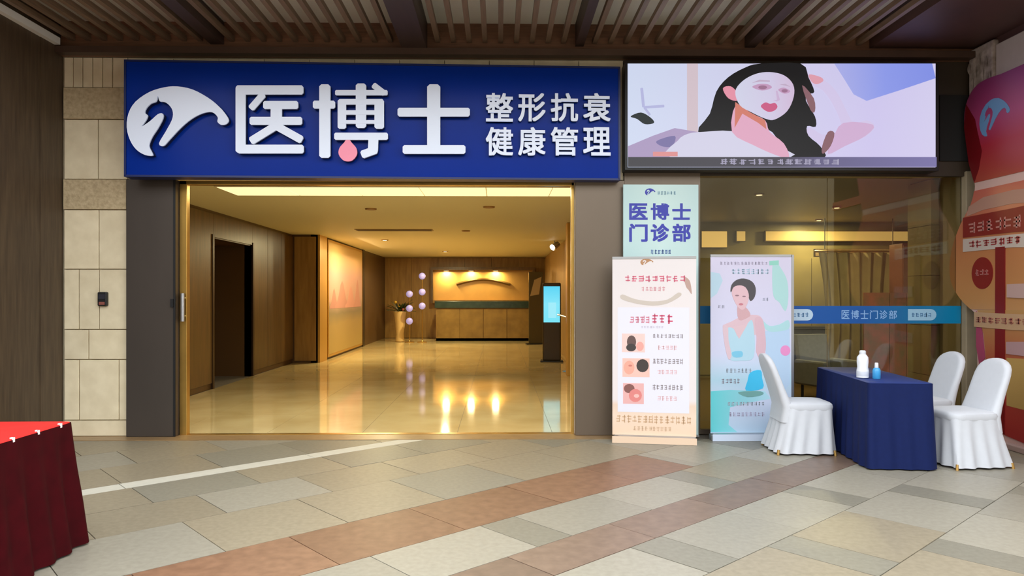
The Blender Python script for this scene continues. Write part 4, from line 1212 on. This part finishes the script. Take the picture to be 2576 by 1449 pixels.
zn = GP.p(2476, 470)[1]; zl = left[-1][1]
up = [p for p in left if p[1] > zn + 0.01]
MB().prism(mirror(list(reversed(up))), -0.106, -0.1).build('upper_bulb_print', gradmat('bulb_print', [(0.0, (156, 64, 49)), (0.35, (156, 35, 48)), (0.6, (156, 56, 96)), (1.0, (120, 40, 80))], 'Z', 0.35), gb)
lowp = [p for p in left if p[1] <= zn - 0.02]
MB().prism(mirror(list(reversed(lowp))), -0.106, -0.1).build('lower_bulb_print', gradmat('bulb2_print', [(0.0, (179, 128, 76)), (0.5, (174, 110, 67)), (1.0, (177, 88, 73))], 'Z', 0.35), gb)
def gpoly(pts, lay, name, m, sm=0):
    pts = smooth(pts, sm) if sm else pts
    return MB().prism(GP.poly(pts), -0.106 - 0.003 * lay, -0.104).build(name, m, gb)
gpoly([(2478, 300), (2455, 262), (2450, 320), (2462, 410), (2476, 460), (2488, 425), (2496, 380), (2484, 330)], 1, 'dark_crescent', pr((102, 8, 16), 0.3), 0)
gpoly([(2462, 520), (2500, 496), (2575, 478), (2640, 470), (2640, 508), (2575, 512), (2500, 528), (2456, 545)], 1, 'pale_collar', pr((164, 120, 104)), 0)
gpoly([(2448, 548), (2575, 524), (2640, 510), (2640, 580), (2575, 584), (2448, 598)], 2, 'heading_plate', pr((120, 17, 12)))
gpoly([(2448, 602), (2575, 590), (2640, 584), (2640, 622), (2575, 622), (2448, 634)], 2, 'cream_plate', pr((182, 166, 156)))
a = GP.p(2462, 590); b = GP.p(2600, 560)
marks(MB(), a[0], b[0], a[1] - 0.0, a[1] + 0.13, 6, -0.116, -0.112, 81).build('heading_letters', pr((169, 112, 104)), gb)
a = GP.p(2462, 630)
marks(MB(), a[0], b[0], a[1] + 0.02, a[1] + 0.10, 7, -0.116, -0.112, 82).build('cream_letters', pr((144, 48, 48)), gb)
def gell(px, py, rz_, name, m, lay):
    c_ = GP.p(px, py)
    return MB().prism(ell(c_[0], c_[1], rz_, rz_, 28), -0.106 - 0.003 * lay, -0.104).build(name, m, gb)
disc = gell(2497, 687, 0.165, 'red_disc', pr((120, 14, 12)), 2)
c_ = GP.p(2497, 687)
marks(MB(), c_[0] - 0.11, c_[0] + 0.11, c_[1] - 0.035, c_[1] + 0.04, 3, -0.116, -0.112, 83).build('disc_letters', pr((168, 104, 99)), disc)
gpoly([(2532, 622), (2556, 620), (2556, 1092), (2530, 1082)], 3, 'red_bar', pr((112, 9, 11)))
gpoly([(2478, 785), (2576, 790), (2640, 792), (2640, 832), (2576, 830), (2478, 822)], 4, 'tan_plate', pr((177, 140, 104)))
a = GP.p(2482, 812); b = GP.p(2620, 800)
marks(MB(), a[0], b[0], a[1], a[1] + 0.07, 8, -0.124, -0.119, 84).build('tan_letters', pr((152, 88, 72)), gb)
gpoly([(2484, 780), (2500, 840), (2506, 900), (2500, 960), (2516, 1010), (2530, 1082), (2556, 1095), (2640, 1130), (2640, 780)], 1, 'funnel_print', gradmat('funnel_print', [(0, (152, 36, 35)), (0.55, (156, 64, 48)), (1, (171, 128, 72))], 'Z', 0.4), 0)
gpoly([(2481, 782), (2496, 830), (2504, 900), (2490, 920), (2481, 870)], 1, 'magenta_print', pr((152, 56, 88)), 0)
gpoly([(2560, 900), (2640, 905), (2640, 1040), (2560, 1020)], 2, 'gold_print', pr((171, 136, 76)), 0)
gpoly([(2560, 860), (2640, 860), (2640, 900), (2560, 890)], 4, 'white_figure', pr((164, 128, 128)), 0)
gpoly([(2562, 715), (2640, 712), (2640, 752), (2562, 748)], 4, 'white_figure', pr((177, 144, 136)), 0)
pts = [k1(*p_) for p_ in swan]
ax = [p_[0] for p_ in pts]; ay = [p_[1] for p_ in pts]
a = GP.p(2490, 330); b = GP.p(2568, 330)
MB().prism([(a[0] + (p_[0] - min(ax)) / (max(ax) - min(ax)) * (b[0] - a[0]), GP.p(2525, 330)[1] - (p_[1] - min(ay)) / (max(ay) - min(ay)) * 0.36 + 0.33) for p_ in pts], -0.110, -0.104).build('emblem', pr((96, 136, 172)), gb)
MB().box(foot - 0.03, 2 * ac - foot + 0.03, -0.16, 0.06, 0.0, 0.06).build('base', mat('gourd_base', (168, 140, 132), 0.5), gb, bevel=0.01)
